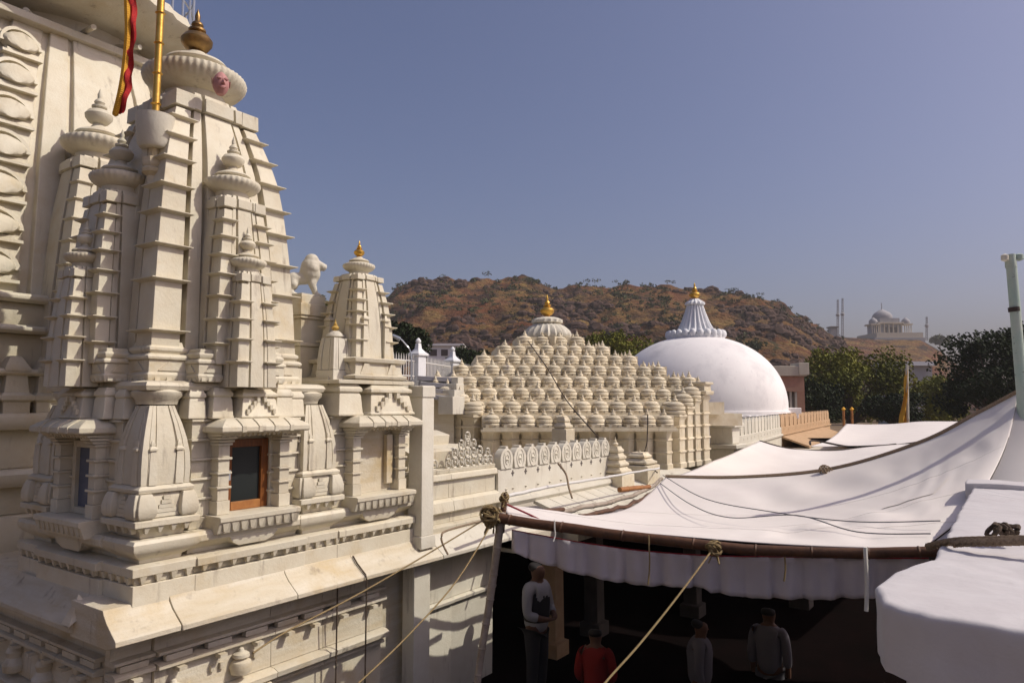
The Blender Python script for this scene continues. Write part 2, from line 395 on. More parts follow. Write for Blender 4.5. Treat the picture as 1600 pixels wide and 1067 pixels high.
def spire(parent, name, cx, cy, zs, hf, ledges, amal, fin_h, corners, m, fin_mat=None, kw=.19, ztop=None, cap=.2, label=None, n=32, bev=.004, bell=True, led=.06, lt=.022):
    """curved temple spire: fluted body with stacked blocks up its corners, ribbed disc and pot finial"""
    z0, z1 = zs
    lv = [z0 + (z1-z0)*i/14 for i in range(15)]
    body = MB().ploft(cx, cy, SPOLY, [(z, hf(z)) for z in lv]).build(name, m, parent, bev=bev)
    if label: body['label'] = label
    zz = [z0] + list(ledges) + [z1]
    for sx, sy in corners:
        for a, b in zip(zz, zz[1:]):
            mb = MB()
            pr = []
            for z in (a+.001, b-lt):
                h = hf(z); k = h*kw; c_ = h*(1-kw)
                pr.append([(cx+sx*c_-k, cy+sy*c_-k, z), (cx+sx*c_+k, cy+sy*c_-k, z), (cx+sx*c_+k, cy+sy*c_+k, z), (cx+sx*c_-k, cy+sy*c_+k, z)])
            mb.rings(pr).build('spine_block', m, body, bev=bev)
            if b < z1 - .001:
                h = hf(b); k = h*kw; c_ = h*(1-kw); e = led*(.6+.4*h/.7)
                MB().rloft(cx+sx*c_, cy+sy*c_, [(b-lt-.008, k*.98), (b-.007, k+e), (b+.001, k+e), (b+.004, k*.95)]).build('spine_ledge', m, body)
    h1 = hf(z1)
    MB().ploft(cx, cy, [(x*.8/.885 if False else x, y) for x, y in SPOLY], [(z1+.003, h1*.96), (z1+.012, h1*1.09), (z1+cap*.72, h1*1.07), (z1+cap*.74, h1*.98), (z1+cap, h1*.93)]).build('shoulder_slab', m, body, bev=bev)
    for sx, sy in corners:
        k = h1*(kw+.03); c_ = h1*(1-kw)
        MB().rloft(cx+sx*c_, cy+sy*c_, [(z1+.001, k+.012), (z1+cap*.74, k+.008)]).build('shoulder_block', m, body, bev=bev)
    zc = z1+cap+amal*.6
    am = MB().lathe(cx, cy, [(r*amal, zc+z*amal) for r, z in AMAL], n*5, rib=n, amp=.025, ribr=(zc-.2*amal, zc+.2*amal)).build('ribbed_disc', m, body)
    MB().lathe(cx, cy, [(r*amal, zc+z*amal) for r, z in CAPD], n).build('crowning_disc', m, body)
    finial(body, cx, cy, zc+.53*amal, fin_h, fin_mat or m)
    return body

# ------------------------------------------------------------------ near shrine with its tower
CX, CY = 3.97, 6.72
shrine = thing('shrine_tower', (CX, CY, -1.8), 'cream marble shrine with tall banded corner spire and wooden window, nearest the camera', 'shrine')
ma = M['marble']
def hmain(z): return interp([(.2,.76),(.3,.755),(1,.72),(1.5,.685),(2,.63),(2.25,.59),(2.5,.52),(2.75,.435),(2.8,.415)], z)
spire(shrine, 'main_spire', CX, CY, (.30, 2.78), hmain, [.62,1.07,1.38,1.69,1.94,2.2,2.44,2.65], .50, .50, [(-1,-1),(1,-1),(-1,1)], ma, M['brass'], kw=.17, n=48)
FACES = [('right', frame((CX, CY, 0), (1,0,0), (0,-1,0))), ('left', frame((CX, CY, 0), (0,-1,0), (-1,0,0)))]
for nm, fr in FACES:
    c1 = fr((0,.70,0)); c2 = fr((0,.97,0))
    cor = [(-1,-1),(1,-1)] if nm == 'right' else [(-1,-1),(-1,1)]
    spire(shrine, 'half_spire', c1.x, c1.y, (.33, 1.78), lambda z: interp([(.3,.30),(.9,.285),(1.4,.255),(1.78,.205)], z), [.52,.74,.95,1.15,1.33,1.5,1.66], .26, .34, cor, ma, None, kw=.2, cap=.13)
    spire(shrine, 'quarter_spire', c2.x, c2.y, (.13, 1.08), lambda z: interp([(.1,.205),(.5,.195),(.8,.175),(1.08,.14)], z), [.36,.56,.74,.9], .175, .24, cor, ma, None, kw=.22, cap=.1)
# core and upper mouldings
BX = 4.07; BS = .80
MB().box(BX-.74, BX+.74, CY-.74, CY+.8, -1.62, .34).build('core_wall', ma, shrine)
MB().rloft(BX-.03, CY, [(.085,.86,.84),(.10,.92,.90),(.135,.935,.915),(.165,.92,.90),(.18,.88,.86)]).build('cornice', ma, shrine)
def stack(parent, cx, cy, items, m=ma, name='moulding', bev=.004):
    for pr in items: MB().rloft(cx, cy, pr).build(name, m, parent, bev=bev)
def pendants(parent, fr, s0, s1, o, z, n, w_=.022, h=.045, d=.02, m=ma, name='pendant'):
    for i in range(n):
        s = s0 + (s1-s0)*(i+.5)/n
        mb = MB().add([(s-w_,o-.03,z),(s+w_,o-.03,z),(s+w_,o+d,z),(s-w_,o+d,z),(s-w_*.35,o-.03,z-h),(s+w_*.35,o-.03,z-h),(s+w_*.35,o+d*.3,z-h),(s-w_*.35,o+d*.3,z-h)],
                      [(3,2,1,0),(4,5,6,7),(0,1,5,4),(1,2,6,5),(2,3,7,6),(3,0,4,7)])
        mb.xf(fr).build(name, m, parent)
def pedestal(parent, cx, cy, k, z0, z1, carve=True):
    H = z1-z0
    b = MB().rloft(cx, cy, [(z0,k*.86),(z0+.10*H,k*1.0),(z0+.2*H,k*1.02),(z0+.24*H,k*.93),(z0+.55*H,k*.93)]).build('pedestal', ma, parent, bev=.005)
    MB().rloft(cx, cy, [(z0+.552*H,k*1.03),(z0+.62*H,k*1.06),(z0+.66*H,k*1.0),(z0+.70*H,k*.85)]).build('collar', ma, b, bev=.005)
    MB().rloft(cx, cy, [(z0+.702*H,k*.80),(z0+.78*H,k*.92),(z0+.85*H,k*.92),(z0+.9*H,k*.78),(z1,k*.74)]).build('collar', ma, b, bev=.005)
    if carve:
        for fr2 in (frame((cx,cy,0),(1,0,0),(0,-1,0)), frame((cx,cy,0),(0,-1,0),(-1,0,0))):
            w2 = k*.5; zc = z0+.4*H; hh = .11*H
            MB().extr([(-w2,-hh),(w2,-hh),(0,hh)], (0,k*.93-.004,zc), (1,0,0), (0,0,1), (0,1,0), .014).xf(fr2).build('triangle_carving', ma, b)
            for q in (-.55, .0, .55):
                MB().box(q*k-.022, q*k+.022, k*.9, k*1.03, z0+.03*H, z0+.13*H).xf(fr2).build('tooth', ma, b)
for sx, sy in ((-1,-1),(1,-1),(-1,1)): pedestal(shrine, CX+sx*.60, CY+sy*.60, .185, .165, .52)
for nm, fr in FACES:
    for s in (-.33, .33):
        p = fr((s,.86,0)); pedestal(shrine, p.x, p.y, .12, .17, .46)
    for s in (-.62,):
        pass
# near corner: round torus under the pedestal, over the corner block
for sx, sy in ((-1,-1),(1,-1),(-1,1)):
    MB().lathe(BX+sx*.76, CY+sy*.72, [(.16,-.02),(.17,.02),(.20,.05),(.205,.085),(.17,.115),(.14,.13),(.14,.175)], 24).build('corner_torus', ma, shrine)
def corner_block(parent, cx, cy, k=.25, m=ma, pinn=True):
    b = MB().rloft(cx, cy, [(-1.64,k*1.06),(-1.435,k*1.06)]).build('corner_block', m, parent, bev=.004)
    stack(b, cx, cy, [
        [(-1.432,k*.97),(-1.372,k*1.0)],
        [(-1.368,k*1.12),(-1.30,k*1.12),(-1.288,k*1.02)],
        [(-1.287,k*.70),(-1.255,k*.72),(-1.20,k*1.02),(-1.165,k*1.13),(-1.12,k*1.14),(-1.092,k*1.06)],
        [(-1.09,k*.72),(-1.035,k*.78),(-.995,k*.98)],
        [(-.992,k*1.10),(-.945,k*1.10),(-.935,k*1.0)],
        [(-.932,k*.90),(-.80,k*.90),(-.735,k*.80)],
        [(-.732,k*.93),(-.70,k*.96),(-.675,k*.84)]], m)
    frs = [frame((cx,cy,0),(1,0,0),(0,-1,0)), frame((cx,cy,0),(0,-1,0),(-1,0,0))]
    for fr2 in frs:
        pendants(b, fr2, -k*1.02, k*1.02, k*1.06, -1.37, 4, .028, .055, .02, m)
        pendants(b, fr2, -k*.9, k*.9, k*.98, -.994, 4, .025, .05, .02, m)
        # bell-shaped corner pots and a stepped carved triangle between them
        for s in (-.72, .72):
            MB().rings([[(s*k+x*q, k*.82+y*q, z) for x, y in ((-1,-1),(1,-1),(1,1),(-1,1))] for z, q in ((-.931,k*.24),(-.90,k*.31),(-.84,k*.31),(-.77,k*.25),(-.735,k*.19))]).xf(fr2).build('corner_pot', m, b, bev=.005)
        for i in range(5):
            ww = k*(.40-.075*i)
            MB().box(-ww, ww, k*.88, k*.94+.004*(i%2), -.925+.034*i, -.894+.034*i).xf(fr2).build('carved_step', m, b)
    sp = MB().ploft(cx, cy, BPOLY, [(-.672,k*.84),(-.55,k*.86),(-.42,k*.83),(-.30,k*.75),(-.18,k*.63),(-.08,k*.50),(-.03,k*.44)]).build('bell_spire', m, b, bev=.004)
    for fr2 in frs:
        if pinn:
            for s in (.45,):
                MB().rings([[(s*k+x*q, k*.82+y*q-.02, z) for x, y in ((-1,-1),(1,-1),(1,1),(-1,1))] for z, q in ((-.671,.035),(-.50,.03),(-.40,.022),(-.395,.034),(-.38,.034),(-.36,.016),(-.34,.018),(-.31,.004))]).xf(fr2).build('pinnacle', m, b)
                MB().rings([[(-s*k+x*q, k*.82+y*q-.02, z) for x, y in ((-1,-1),(1,-1),(1,1),(-1,1))] for z, q in ((-.671,.035),(-.50,.03),(-.40,.022),(-.395,.034),(-.38,.034),(-.36,.016),(-.34,.018),(-.31,.004))]).xf(fr2).build('pinnacle', m, b)
    return b
for sx, sy in ((-1,-1),(1,-1),(-1,1)): corner_block(shrine, BX+sx*BS, CY+sy*.77)

def wall_courses(parent, fr, s0, s1, o, m=ma, z0=-.985, z1=-.15, n=5, base=True, gap=.2):
    dz = (z1-z0)/n
    for i in range(n):
        a = z0+dz*i
        k = .012*(n-1-i)/n
        for e0, e1 in ((s0, -gap), (gap, s1)):
            MB().box(e0, e1, .3, o+k, a, a+dz-.022).xf(fr).build('wall_course', m, parent, bev=.003)
            MB().box(e0-.015, e1+.015, .3, o+k+.026, a+dz-.0215, a+dz-.0005).xf(fr).build('fillet', m, parent, bev=.003)
    if base:
        ob = o+.095
        P = lambda pr: MB().rings([[(s0-.005,.3,z),(s1+.005,.3,z),(s1+.005,ob+q,z),(s0-.005,ob+q,z)] for z, q in pr]).xf(fr).build('base_moulding', m, parent, bev=.004)
        P([(-1.64,.045),(-1.437,.045)]); P([(-1.432,.0),(-1.37,.02)]); P([(-1.366,.075),(-1.305,.075),(-1.29,.04)])
        P([(-1.287,-.10),(-1.25,-.09),(-1.20,.0),(-1.17,.05),(-1.12,.055),(-1.09,.02)]); P([(-1.087,-.09),(-1.03,-.08),(-.99,-.06)])
        pendants(parent, fr, s0, s1, ob+.05, -1.367, int((s1-s0)/.13), .024, .05, .02, m)
def window_bay(parent, fr, kind, w=.42, m=ma, proj=1.0):
    o = proj
    dd = {'niche': .0, 'door': .055, 'glass': .02}[kind]
    b = MB().box(-w+.05, w-.05, .5, o-.104-dd, -1.0, -.2).xf(fr).build('window_bay', m, parent)
    # sill with leaf pendants and a rounded corbel
    sill = MB().rings([[(-w,.6,z),(w,.6,z),(w,o+q,z),(-w,o+q,z)] for z, q in ((-1.125,.10),(-1.03,.135),(-1.025,.15),(-.985,.15),(-.978,.12))]).xf(fr).build('window_sill', m, b, bev=.003)
    pendants(b, fr, -w+.02, w-.02, o+.118, -1.03, 9, .036, .075, .022, m, 'leaf_carving')
    MB().rings([[(-w*.62*q,.6,z),(w*.62*q,.6,z),(w*.62*q,o+.06*q-.02,z),(-w*.62*q,o+.06*q-.02,z)] for z, q in ((-1.265,.55),(-1.23,.8),(-1.18,.95),(-1.13,1.0))]).xf(fr).build('sill_corbel', m, b)
    for s in (-w+.1, w-.1):
        x0, x1 = s-.062, s+.062
        MB().box(x0, x1, o-.16, o+.03, -.976, -.86).xf(fr).build('pilaster_base', m, b, bev=.003)
        for i in range(4):
            z = -.858+.125*i
            MB().box(x0+.008, x1-.008, o-.16, o+.018, z, z+.103).xf(fr).build('pilaster_block', m, b, bev=.003)
            MB().box(x0-.008, x1+.008, o-.16, o+.036, z+.104, z+.124).xf(fr).build('pilaster_band', m, b, bev=.003)
        for e in range(3):
            MB().extr([(o-.1,-.358+.028*e),(o+.05+.028*e,-.352+.028*e),(o+.062+.028*e,-.332+.028*e),(o-.1,-.3315+.028*e)], (x0-.012-.012*e,0,0), (0,1,0), (0,0,1), (1,0,0), .148+.024*e).xf(fr).build('bracket', m, b)
    hw = w+.045
    MB().rings([[(-hw+q[1],.6,q[0]),(hw-q[1],.6,q[0]),(hw-q[1],o+.2-q[1],q[0]),(-hw+q[1],o+.2-q[1],q[0])] for q in ((-.275,.07),(-.268,.012),(-.255,0),(-.215,.0),(-.19,.03),(-.155,.09),(-.14,.14))]).xf(fr).build('window_hood', m, b, bev=.004)
    for s in (-.30,-.10,.10,.30):
        MB().rings([[(s*w*2-.02,.7,z),(s*w*2+.02,.7,z),(s*w*2+.02,o+q,z),(s*w*2-.02,o+q,z)] for z, q in ((-.262,.205),(-.21,.208),(-.185,.182),(-.148,.118))]).xf(fr).build('hood_rib', m, b)
    pendants(b, fr, -hw+.06, hw-.06, o+.10, -.276, 16, .016, .026, .02, m, 'hood_bead')
    # opening
    iw = w-.19
    if kind == 'door':
        for x0, x1, z0, z1, mm in ((-iw,-iw+.075,-.976,-.34,'wood'),(iw-.075,iw,-.976,-.34,'wood'),(-iw+.0755,iw-.0755,-.976,-.90,'woodlight'),(-iw+.0755,iw-.0755,-.41,-.34,'wood')):
            MB().box(x0, x1, o-.12-dd, o-.055-dd, z0, z1).xf(fr).build('door_frame', M[mm], b, bev=.004)
        MB().box(-iw+.07, iw-.07, o-.10-dd, o-.085-dd, -.91, -.40).xf(fr).build('glass_pane', M['glass'], b)
        MB().box(-iw+.028, -iw+.05, o-.06-dd, o-.03-dd, -.70, -.61).xf(fr).build('door_latch', M['steel'], b)
    elif kind == 'glass':
        for x0, x1, z0, z1 in ((-iw,-iw+.06,-.976,-.34),(iw-.06,iw,-.976,-.34),(-iw+.0605,iw-.0605,-.976,-.92),(-iw+.0605,iw-.0605,-.40,-.34)):
            MB().box(x0, x1, o-.12-dd, o-.05-dd, z0, z1).xf(fr).build('window_frame', m, b, bev=.004)
        MB().box(-iw+.05, iw-.05, o-.11-dd, o-.085-dd, -.93, -.39).xf(fr).build('glass_pane', M['blueglass'], b)
    else:
        MB().box(-iw, iw, o-.13, o-.095, -.976, -.30).xf(fr).build('niche_back', M['marble2'], b)
        MB().box(iw-.09, iw, o-.094, o-.04, -.9, -.36).xf(fr).build('niche_panel', M['marble2'], b, bev=.004)
    return b
def kuta(parent, fr, s, o, k, z0, z1, carved=False, m=ma):
    H = z1-z0
    b = MB().rings([[(s+x*q, o-k+y*q, z) for x, y in ((-1,-1),(1,-1),(1,1),(-1,1))] for z, q in ((z0,k),(z0+.06*H,k*1.02),(z0+.1*H,k*.97),(z0+.62*H,k*.88),(z0+.70*H,k*.80),(z0+.74*H,k*.94),(z0+.84*H,k*.94),(z0+.92*H,k*.8),(z1,k*.7))]).xf(fr).build('roof_block', m, parent, bev=.005)
    if carved:
        for i in range(4):
            for sg in (-1, 1):
                x = s+sg*k*(.18+.17*i)
                MB().box(x-k*.07, x+k*.07, o-.03, o+.012, z0+H*(.55-.14*i), z0+H*(.72-.14*i)).xf(fr).build('stepped_carving', m, b)
    return b
BFACES = [('right', frame((BX+.02, CY, 0), (1,0,0), (0,-1,0))), ('left', frame((CX+.04, CY, 0), (0,-1,0), (-1,0,0)))]
for nm, fr in BFACES:
    wall_courses(shrine, fr, -.56, .56, .90, gap=.235)
    window_bay(shrine, fr, 'door' if nm == 'right' else 'glass')
    kuta(shrine, fr, 0, 1.08, .20, -.142, .118, True)
    for s in (-.33, .33): kuta(shrine, fr, s, 1.0, .105, -.146, .125)
    for s in (-.53, .53): kuta(shrine, fr, s, .93, .085, -.146, .105)

# ------------------------------------------------------------------ terrace: ledge, lower wall
terr = thing('temple_terrace', (5.2, 5.8, FLOOR), 'cream marble terrace wall with sloping ledge beneath the shrine spires', 'terrace')
m2 = M['marble2']
LE = 1.25
def slab(x0, x1, y_edge, y_in, z_in, jog=0):
    return MB().extr([(y_edge,-1.80),(y_edge,-1.762),(y_edge+.015,-1.748),(y_edge+.06,-1.715),(y_edge+.14,-1.655),(y_edge+.19,-1.60),(y_edge+.21,-1.565),(y_in,z_in),(y_in,-1.84),(y_edge+.12,-1.84)], (x0,0,0), (0,1,0), (0,0,1), (1,0,0), x1-x0)
xs = [2.79, 3.305, 4.42, 5.235, 6.48, 7.62, 8.9]
for i, (a, b) in enumerate(zip(xs, xs[1:])):
    slab(a+.002+(0 if i else .0), b-.002, 5.47+(.02 if i == 0 else 0)+.004*(i%2), 6.2, -1.56).build('ledge_slab', m2 if i < 4 else M['pale'], terr, bev=.004)
# left-hand run of the ledge
def slabL(y0, y1, x_edge):
    return MB().extr([(x_edge,-1.80),(x_edge,-1.762),(x_edge+.015,-1.748),(x_edge+.06,-1.715),(x_edge+.14,-1.655),(x_edge+.19,-1.60),(x_edge+.21,-1.565),(3.5,-1.56),(3.5,-1.84),(x_edge+.12,-1.84)], (0,y0,0), (1,0,0), (0,0,1), (0,1,0), y1-y0)
for a, b, e in ((5.70,6.15,2.795),(6.152,7.6,2.76),(7.602,9.2,2.795),(9.202,11.5,2.76)): slabL(a, b-.003, e).build('ledge_slab', m2, terr, bev=.004)
MB().add([(2.795,5.495,-1.80),(2.795,5.70,-1.80),(3.0,5.70,-1.80),(2.81,5.52,-1.74),(2.81,5.70,-1.74),(3.0,5.70,-1.565),(3.0,5.52,-1.7)],[(0,1,2),(0,3,4,1),(1,4,5,2)]) if False else None
mb = MB().add([(2.72,6.13,-1.80),(2.72,6.20,-1.80),(2.74,6.10,-1.74),(2.90,6.10,-1.63),(2.90,6.24,-1.63),(2.74,6.24,-1.74),(2.83,6.17,-1.52)],[(2,3,6),(3,4,6),(4,5,6),(5,2,6),(2,5,4,3)]); mb.build('corner_ornament', m2, terr)
MB().box(3.0, 8.0, 5.90, 8, FLOOR, -1.845).build('lower_wall', m2, terr)
MB().box(3.02, 3.2, 6.0, 11.5, FLOOR, -1.846).build('lower_wall', m2, terr)
frT = frame((0, 5.90, 0), (1,0,0), (0,-1,0)); frL = frame((3.02, 0, 0), (0,1,0), (-1,0,0))
def course(fr, s0, s1, pr, name='string_course', m=m2, bev=.003):
    return MB().rings([[(s0,-.05,z),(s1,-.05,z),(s1,q,z),(s0,q,z)] for z, q in pr]).xf(fr).build(name, m, terr, bev=bev)
for fr, segs in ((frT, [(2.95,3.28),(3.285,4.4),(4.405,5.02),(5.025,5.86)]), (frL, [(6.05,7.3),(7.305,8.6)])):
    for j, (a, b) in enumerate(segs):
        k = .035 if (fr is frT and j) else 0
        course(fr, a, b, [(-2.02,.02+k),(-1.90,.03+k),(-1.848,.05+k)])
        course(fr, a, b, [(-2.06,.06+k),(-2.05,.10+k),(-2.025,.10+k),(-2.02,.06+k)])
        course(fr, a, b, [(-2.17,.05+k),(-2.16,.11+k),(-2.13,.11+k),(-2.115,.07+k)])
        course(fr, a, b, [(-2.46,.05+k),(-2.45,.05+k),(-2.175,.04+k)], 'frieze_panel')
        course(fr, a, b, [(-2.56,.06+k),(-2.54,.15+k),(-2.49,.16+k),(-2.465,.10+k)])
        course(fr, a, b, [(-2.63,.03+k),(-2.62,.08+k),(-2.60,.08+k),(-2.565,.05+k)])
        course(fr, a, b, [(FLOOR,.03+k),(-2.635,.02+k)], 'wall_panel', M['marble'])
        n = max(1, int((b-a)/.28))
        for i in range(n):
            s = a+(b-a)*(i+.5)/n
            MB().box(s-.115, s+.115, .03+k, .088+k, -2.112, -2.064).xf(fr).build('fret_block', m2, terr, bev=.003)
            MB().box(s-.035, s+.035, .07+k, .15+k, -2.20, -2.171).xf(fr).build('tooth', m2, terr)
# wall niche ornaments low on the front
for s, z in ((3.42,-2.38),(4.05,-2.30)):
    p = frT((s,.13,0)); MB().lathe(p.x, p.y, [(.03,z-.12),(.085,z-.10),(.10,z-.04),(.085,z+.0),(.05,z+.02),(.075,z+.04),(.07,z+.065),(.03,z+.085),(.02,z+.11),(0,z+.12)], 16).build('carved_pot', m2, terr)
    for q in (-.17,.17,-.26):
        MB().box(s+q-.02, s+q+.02, .06, .11, z-.02, z+.03).xf(frT).build('dentil', m2, terr)
MB().rings([[(3.65,.0,z),(4.35,.0,z),(4.35,q,z),(3.65,q,z)] for z, q in ((-2.66,.30),(-2.63,.31),(-2.53,.10))]).xf(frT).build('niche_eave', M['marble'], terr, bev=.004)
rs = random.Random(12)
for i in range(4):      # weathered carved figures on the shaded side
    y = 6.35+.6*i
    MB().lathe(2.94, y, [(.05,-2.44),(.09,-2.42),(.10,-2.36),(.06,-2.30),(.075,-2.25),(.055,-2.21),(.03,-2.205),(.045,-2.18),(.04,-2.14),(.0,-2.12)], 10).build('carved_figure', m2, terr)
# pillar standing on the ledge and its lower half
pil = thing('stone_pillar', (6.30, 5.66, -1.70), 'plain square pale stone pillar standing on the ledge right of the empty niche', 'pillar')
MB().rloft(6.30, 5.67, [(-1.66,.125),(-1.53,.12),(-1.52,.115)]).build('base', M['pale'], pil, bev=.006)
MB().rloft(6.30, 5.67, [(-1.52,.105),(.055,.10)]).build('shaft', M['pale'], pil, bev=.006)
MB().rloft(6.30, 5.67, [(.0555,.112),(.175,.112),(.19,.10)]).build('capital', M['pale'], pil, bev=.006)
MB().box(6.15, 6.42, 5.62, 5.8, FLOOR, -1.85).build('pier', M['pale'], terr, bev=.008)
for a, b, zz in ((6.44,7.1,.02),(7.105,7.98,.01)):
    course(frT, a, b, [(-2.42,.02+zz),(-1.90,.03+zz)], 'wall_panel', M['pale'])
    course(frT, a, b, [(-2.50,.02),(-2.48,.07+zz),(-2.44,.08+zz),(-2.425,.04)], 'string_course', M['pale'])
    course(frT, a, b, [(FLOOR,.01+zz),(-2.505,.02+zz)], 'wall_panel', M['pale'])
for x in (5.06, 5.26): tag(MB().tube([(x, 5.66, -3.5), (x, 5.66, -1.83)] if x < 5.1 else [(x, 5.455, -3.5), (x, 5.455, -1.79), (x, 5.47, -1.745), (x, 5.60, -1.645), (x, 5.66, -1.58)], .008, 8).build('drain_pipe', M['bark']), 'thin pipe down the terrace wall, %s of the pair below the ledge' % ('right' if x > 5.1 else 'left'), 'pipe')

# ------------------------------------------------------------------ small shrine beside the tower
SX, SY = 5.66, 6.08
sm = thing('small_shrine', (SX, 6.2, -1.6), 'small cream shrine with golden finial and empty niche, between lion and pillar', 'shrine')
fr2 = frame((SX, 6.72, 0), (1,0,0), (0,-1,0))
MB().box(5.10, 6.22, 5.92, 7.2, -1.62, .26).build('core_wall', ma, sm)
wall_courses(sm, fr2, -.59, .52, .90, gap=.235)
window_bay(sm, fr2, 'niche', w=.44, proj=1.01)
kuta(sm, fr2, .12, 1.10, .34, -.142, .19, True)
kuta(sm, fr2, -.42, 1.02, .17, -.146, .20)
MB().box(5.06, 6.20, 5.70, 7.0, .192, .235).build('roof_slab', ma, sm, bev=.006)
b = MB().rloft(SX, SY, [(.236,.36),(.25,.39),(.28,.40),(.30,.36),(.42,.34),(.43,.38),(.47,.39),(.485,.33)]).build('spire_base', ma, sm, bev=.004)
for f_ in (frame((SX,SY,0),(1,0,0),(0,-1,0)), frame((SX,SY,0),(0,-1,0),(-1,0,0))):
    for s in (-.2, .2):
        MB().extr([(-.09,-.06),(.09,-.06),(.03,.06),(-.03,.06)], (s,.33,.36), (1,0,0), (0,0,1), (0,1,0), .035).xf(f_).build('bell_carving', ma, b)
    for s in (-.16,.16):
        MB().rings([[(s+x*q,.27+y*q,z) for x, y in ((-1,-1),(1,-1),(1,1),(-1,1))] for z, q in ((.486,.05),(.72,.04),(.90,.028),(.905,.045),(.92,.045),(.95,.015),(1.02,.003))]).xf(f_).build('pinnacle', ma, b)
spire(sm, 'spire', SX, SY, (.486,1.36), lambda z: interp([(.48,.29),(.8,.275),(1.1,.24),(1.36,.185)], z), [.68,.85,1.0,1.13,1.25], .185, .2, [(-1,-1),(1,-1),(-1,1)], ma, M['gold'], kw=.17, cap=.08)
def mini_spire(x, y, z0, k, h, label, tip='goldpaint'):
    t = thing('mini_spire', (x, y, z0), label, 'spire', 'little pointed spires on the roof')
    MB().rloft(x, y, [(z0,k*1.02),(z0+.24*h,k*1.0),(z0+.245*h,k*.9)]).build('base', M['pale'], t, bev=.004)
    MB().ploft(x, y, BPOLY, [(z0+.25*h,k*1.0),(z0+.45*h,k*.97),(z0+.65*h,k*.88),(z0+.80*h,k*.76)]).build('body', M['pale'], t, bev=.003)
    MB().lathe(x, y, [(k*.55,z0+.80*h),(k*.75,z0+.83*h),(k*.70,z0+.86*h),(k*.3,z0+.93*h)], 16).build('cap', M['pale'], t)
    finial(t, x, y, z0+.92*h, h*.22, M[tip], 12, 'tip')
mini_spire(5.26, 6.0, .19, .135, .62, 'little white grooved spire with yellow tip left of the small shrine')
mini_spire(6.12, 6.32, .236, .13, .50, 'little white grooved spire behind right side of the small shrine')
MB().box(5.06, 5.9, 6.5, 7.1, .0, .35).build('roof_step', ma, sm)
# plinth with lion, on the tower's far side
lx, ly = 5.33, 6.62
for z0, z1, k in ((.20,.62,.17),(.622,.66,.19),(.662,.93,.165),(.932,.965,.185),(.967,1.10,.20),(1.102,1.20,.17)):
    MB().box(lx-k, lx+k, ly-k, ly+k, z0, z1).build('lion_plinth_stone', ma, shrine, bev=.005)
def skin_fig(name, verts, edges, parent, m, sub=2, root=0, loc=None):
    loc = Vector(loc) if loc is not None else Vector(verts[root][0])
    me = bpy.data.meshes.new(name); me.from_pydata([Vector(v[0])-loc for v in verts], edges, []); me.materials.append(m)
    o = addpart(name, me, loc, parent)
    md = o.modifiers.new('skin', 'SKIN'); md.use_smooth_shade = True
    for i, v in enumerate(verts):
        r = v[1]; me.skin_vertices[0].data[i].radius = r if isinstance(r, tuple) else (r, r)
        me.skin_vertices[0].data[i].use_root = (i == root)
    s = o.modifiers.new('sub', 'SUBSURF'); s.levels = sub; s.render_levels = sub
    return o
lion = thing('lion_statue', (lx, ly, 1.202), 'white stone lion standing on the tall plinth beside the spire', 'statue')
dv = RV*.96+FV*.28; dv.normalize(); sd = Vector((-dv.y, dv.x, 0))
def lp(a, s, z): return Vector((lx, ly, 1.202)) + dv*a + sd*s + Vector((0,0,z))
lv = [(lp(-.12,0,.20),.085),(lp(0,0,.21),.075),(lp(.08,0,.24),.092),(lp(.10,0,.32),.08),(lp(.115,0,.385),.072),(lp(.185,0,.365),.050),(lp(.215,0,.352),.036)]
le = [(0,1),(1,2),(2,3),(3,4),(4,5),(5,6)]
for s in (-.055,.055):
    n0 = len(lv); lv += [(lp(.09,s,.14),.045),(lp(.115,s,.075),.035),(lp(.13,s,.022),.034),(lp(.17,s,.016),.026)]; le += [(2,n0),(n0,n0+1),(n0+1,n0+2),(n0+2,n0+3)]
    n0 = len(lv); lv += [(lp(-.12,s,.13),.055),(lp(-.155,s,.075),.034),(lp(-.13,s,.022),.034),(lp(-.09,s,.016),.026)]; le += [(0,n0),(n0,n0+1),(n0+1,n0+2),(n0+2,n0+3)]
n0 = len(lv); lv += [(lp(-.20,0,.24),.018),(lp(-.225,0,.13),.017),(lp(-.21,0,.03),.024)]; le += [(0,n0),(n0,n0+1),(n0+1,n0+2)]
def ball(mb, c, r, sc_=(1,1,1), n=12):
    rs_ = []
    for i in range(9):
        a = math.pi*(i+.02)/8.04
        rs_.append([c + Vector((r*math.sin(a)*math.cos(2*math.pi*k/n)*sc_[0], r*math.sin(a)*math.sin(2*math.pi*k/n)*sc_[1], -r*math.cos(a)*sc_[2])) for k in range(n)])
    mb.rings(rs_)
mb = MB()
for a, b in le:
    (p, r), (q, t_) = lv[a], lv[b]; mb.tube([p, q], [r*.92, t_*.92], 10)
for p, r in lv: ball(mb, p, r*.94)
for a_, s_, z_, r_ in ((.07,0,.27,.11),(.065,0,.35,.112),(.075,0,.42,.085),(.03,0,.30,.09),(.09,.05,.32,.07),(.09,-.05,.32,.07),(.12,.045,.445,.022),(.12,-.045,.445,.022),(.23,0,.372,.02),(.205,0,.335,.03)): ball(mb, lp(a_,s_,z_), r_)
body = mb.build('body', M['pale'], lion)
md = body.modifiers.new('join', 'REMESH'); md.mode = 'VOXEL'; md.voxel_size = .011; md.use_smooth_shade = True
md = body.modifiers.new('soft', 'SMOOTH'); md.factor = .6; md.iterations = 3
MB().rloft(lx, ly, [(1.2005,.165),(1.215,.165)]).build('base', M['pale'], lion)

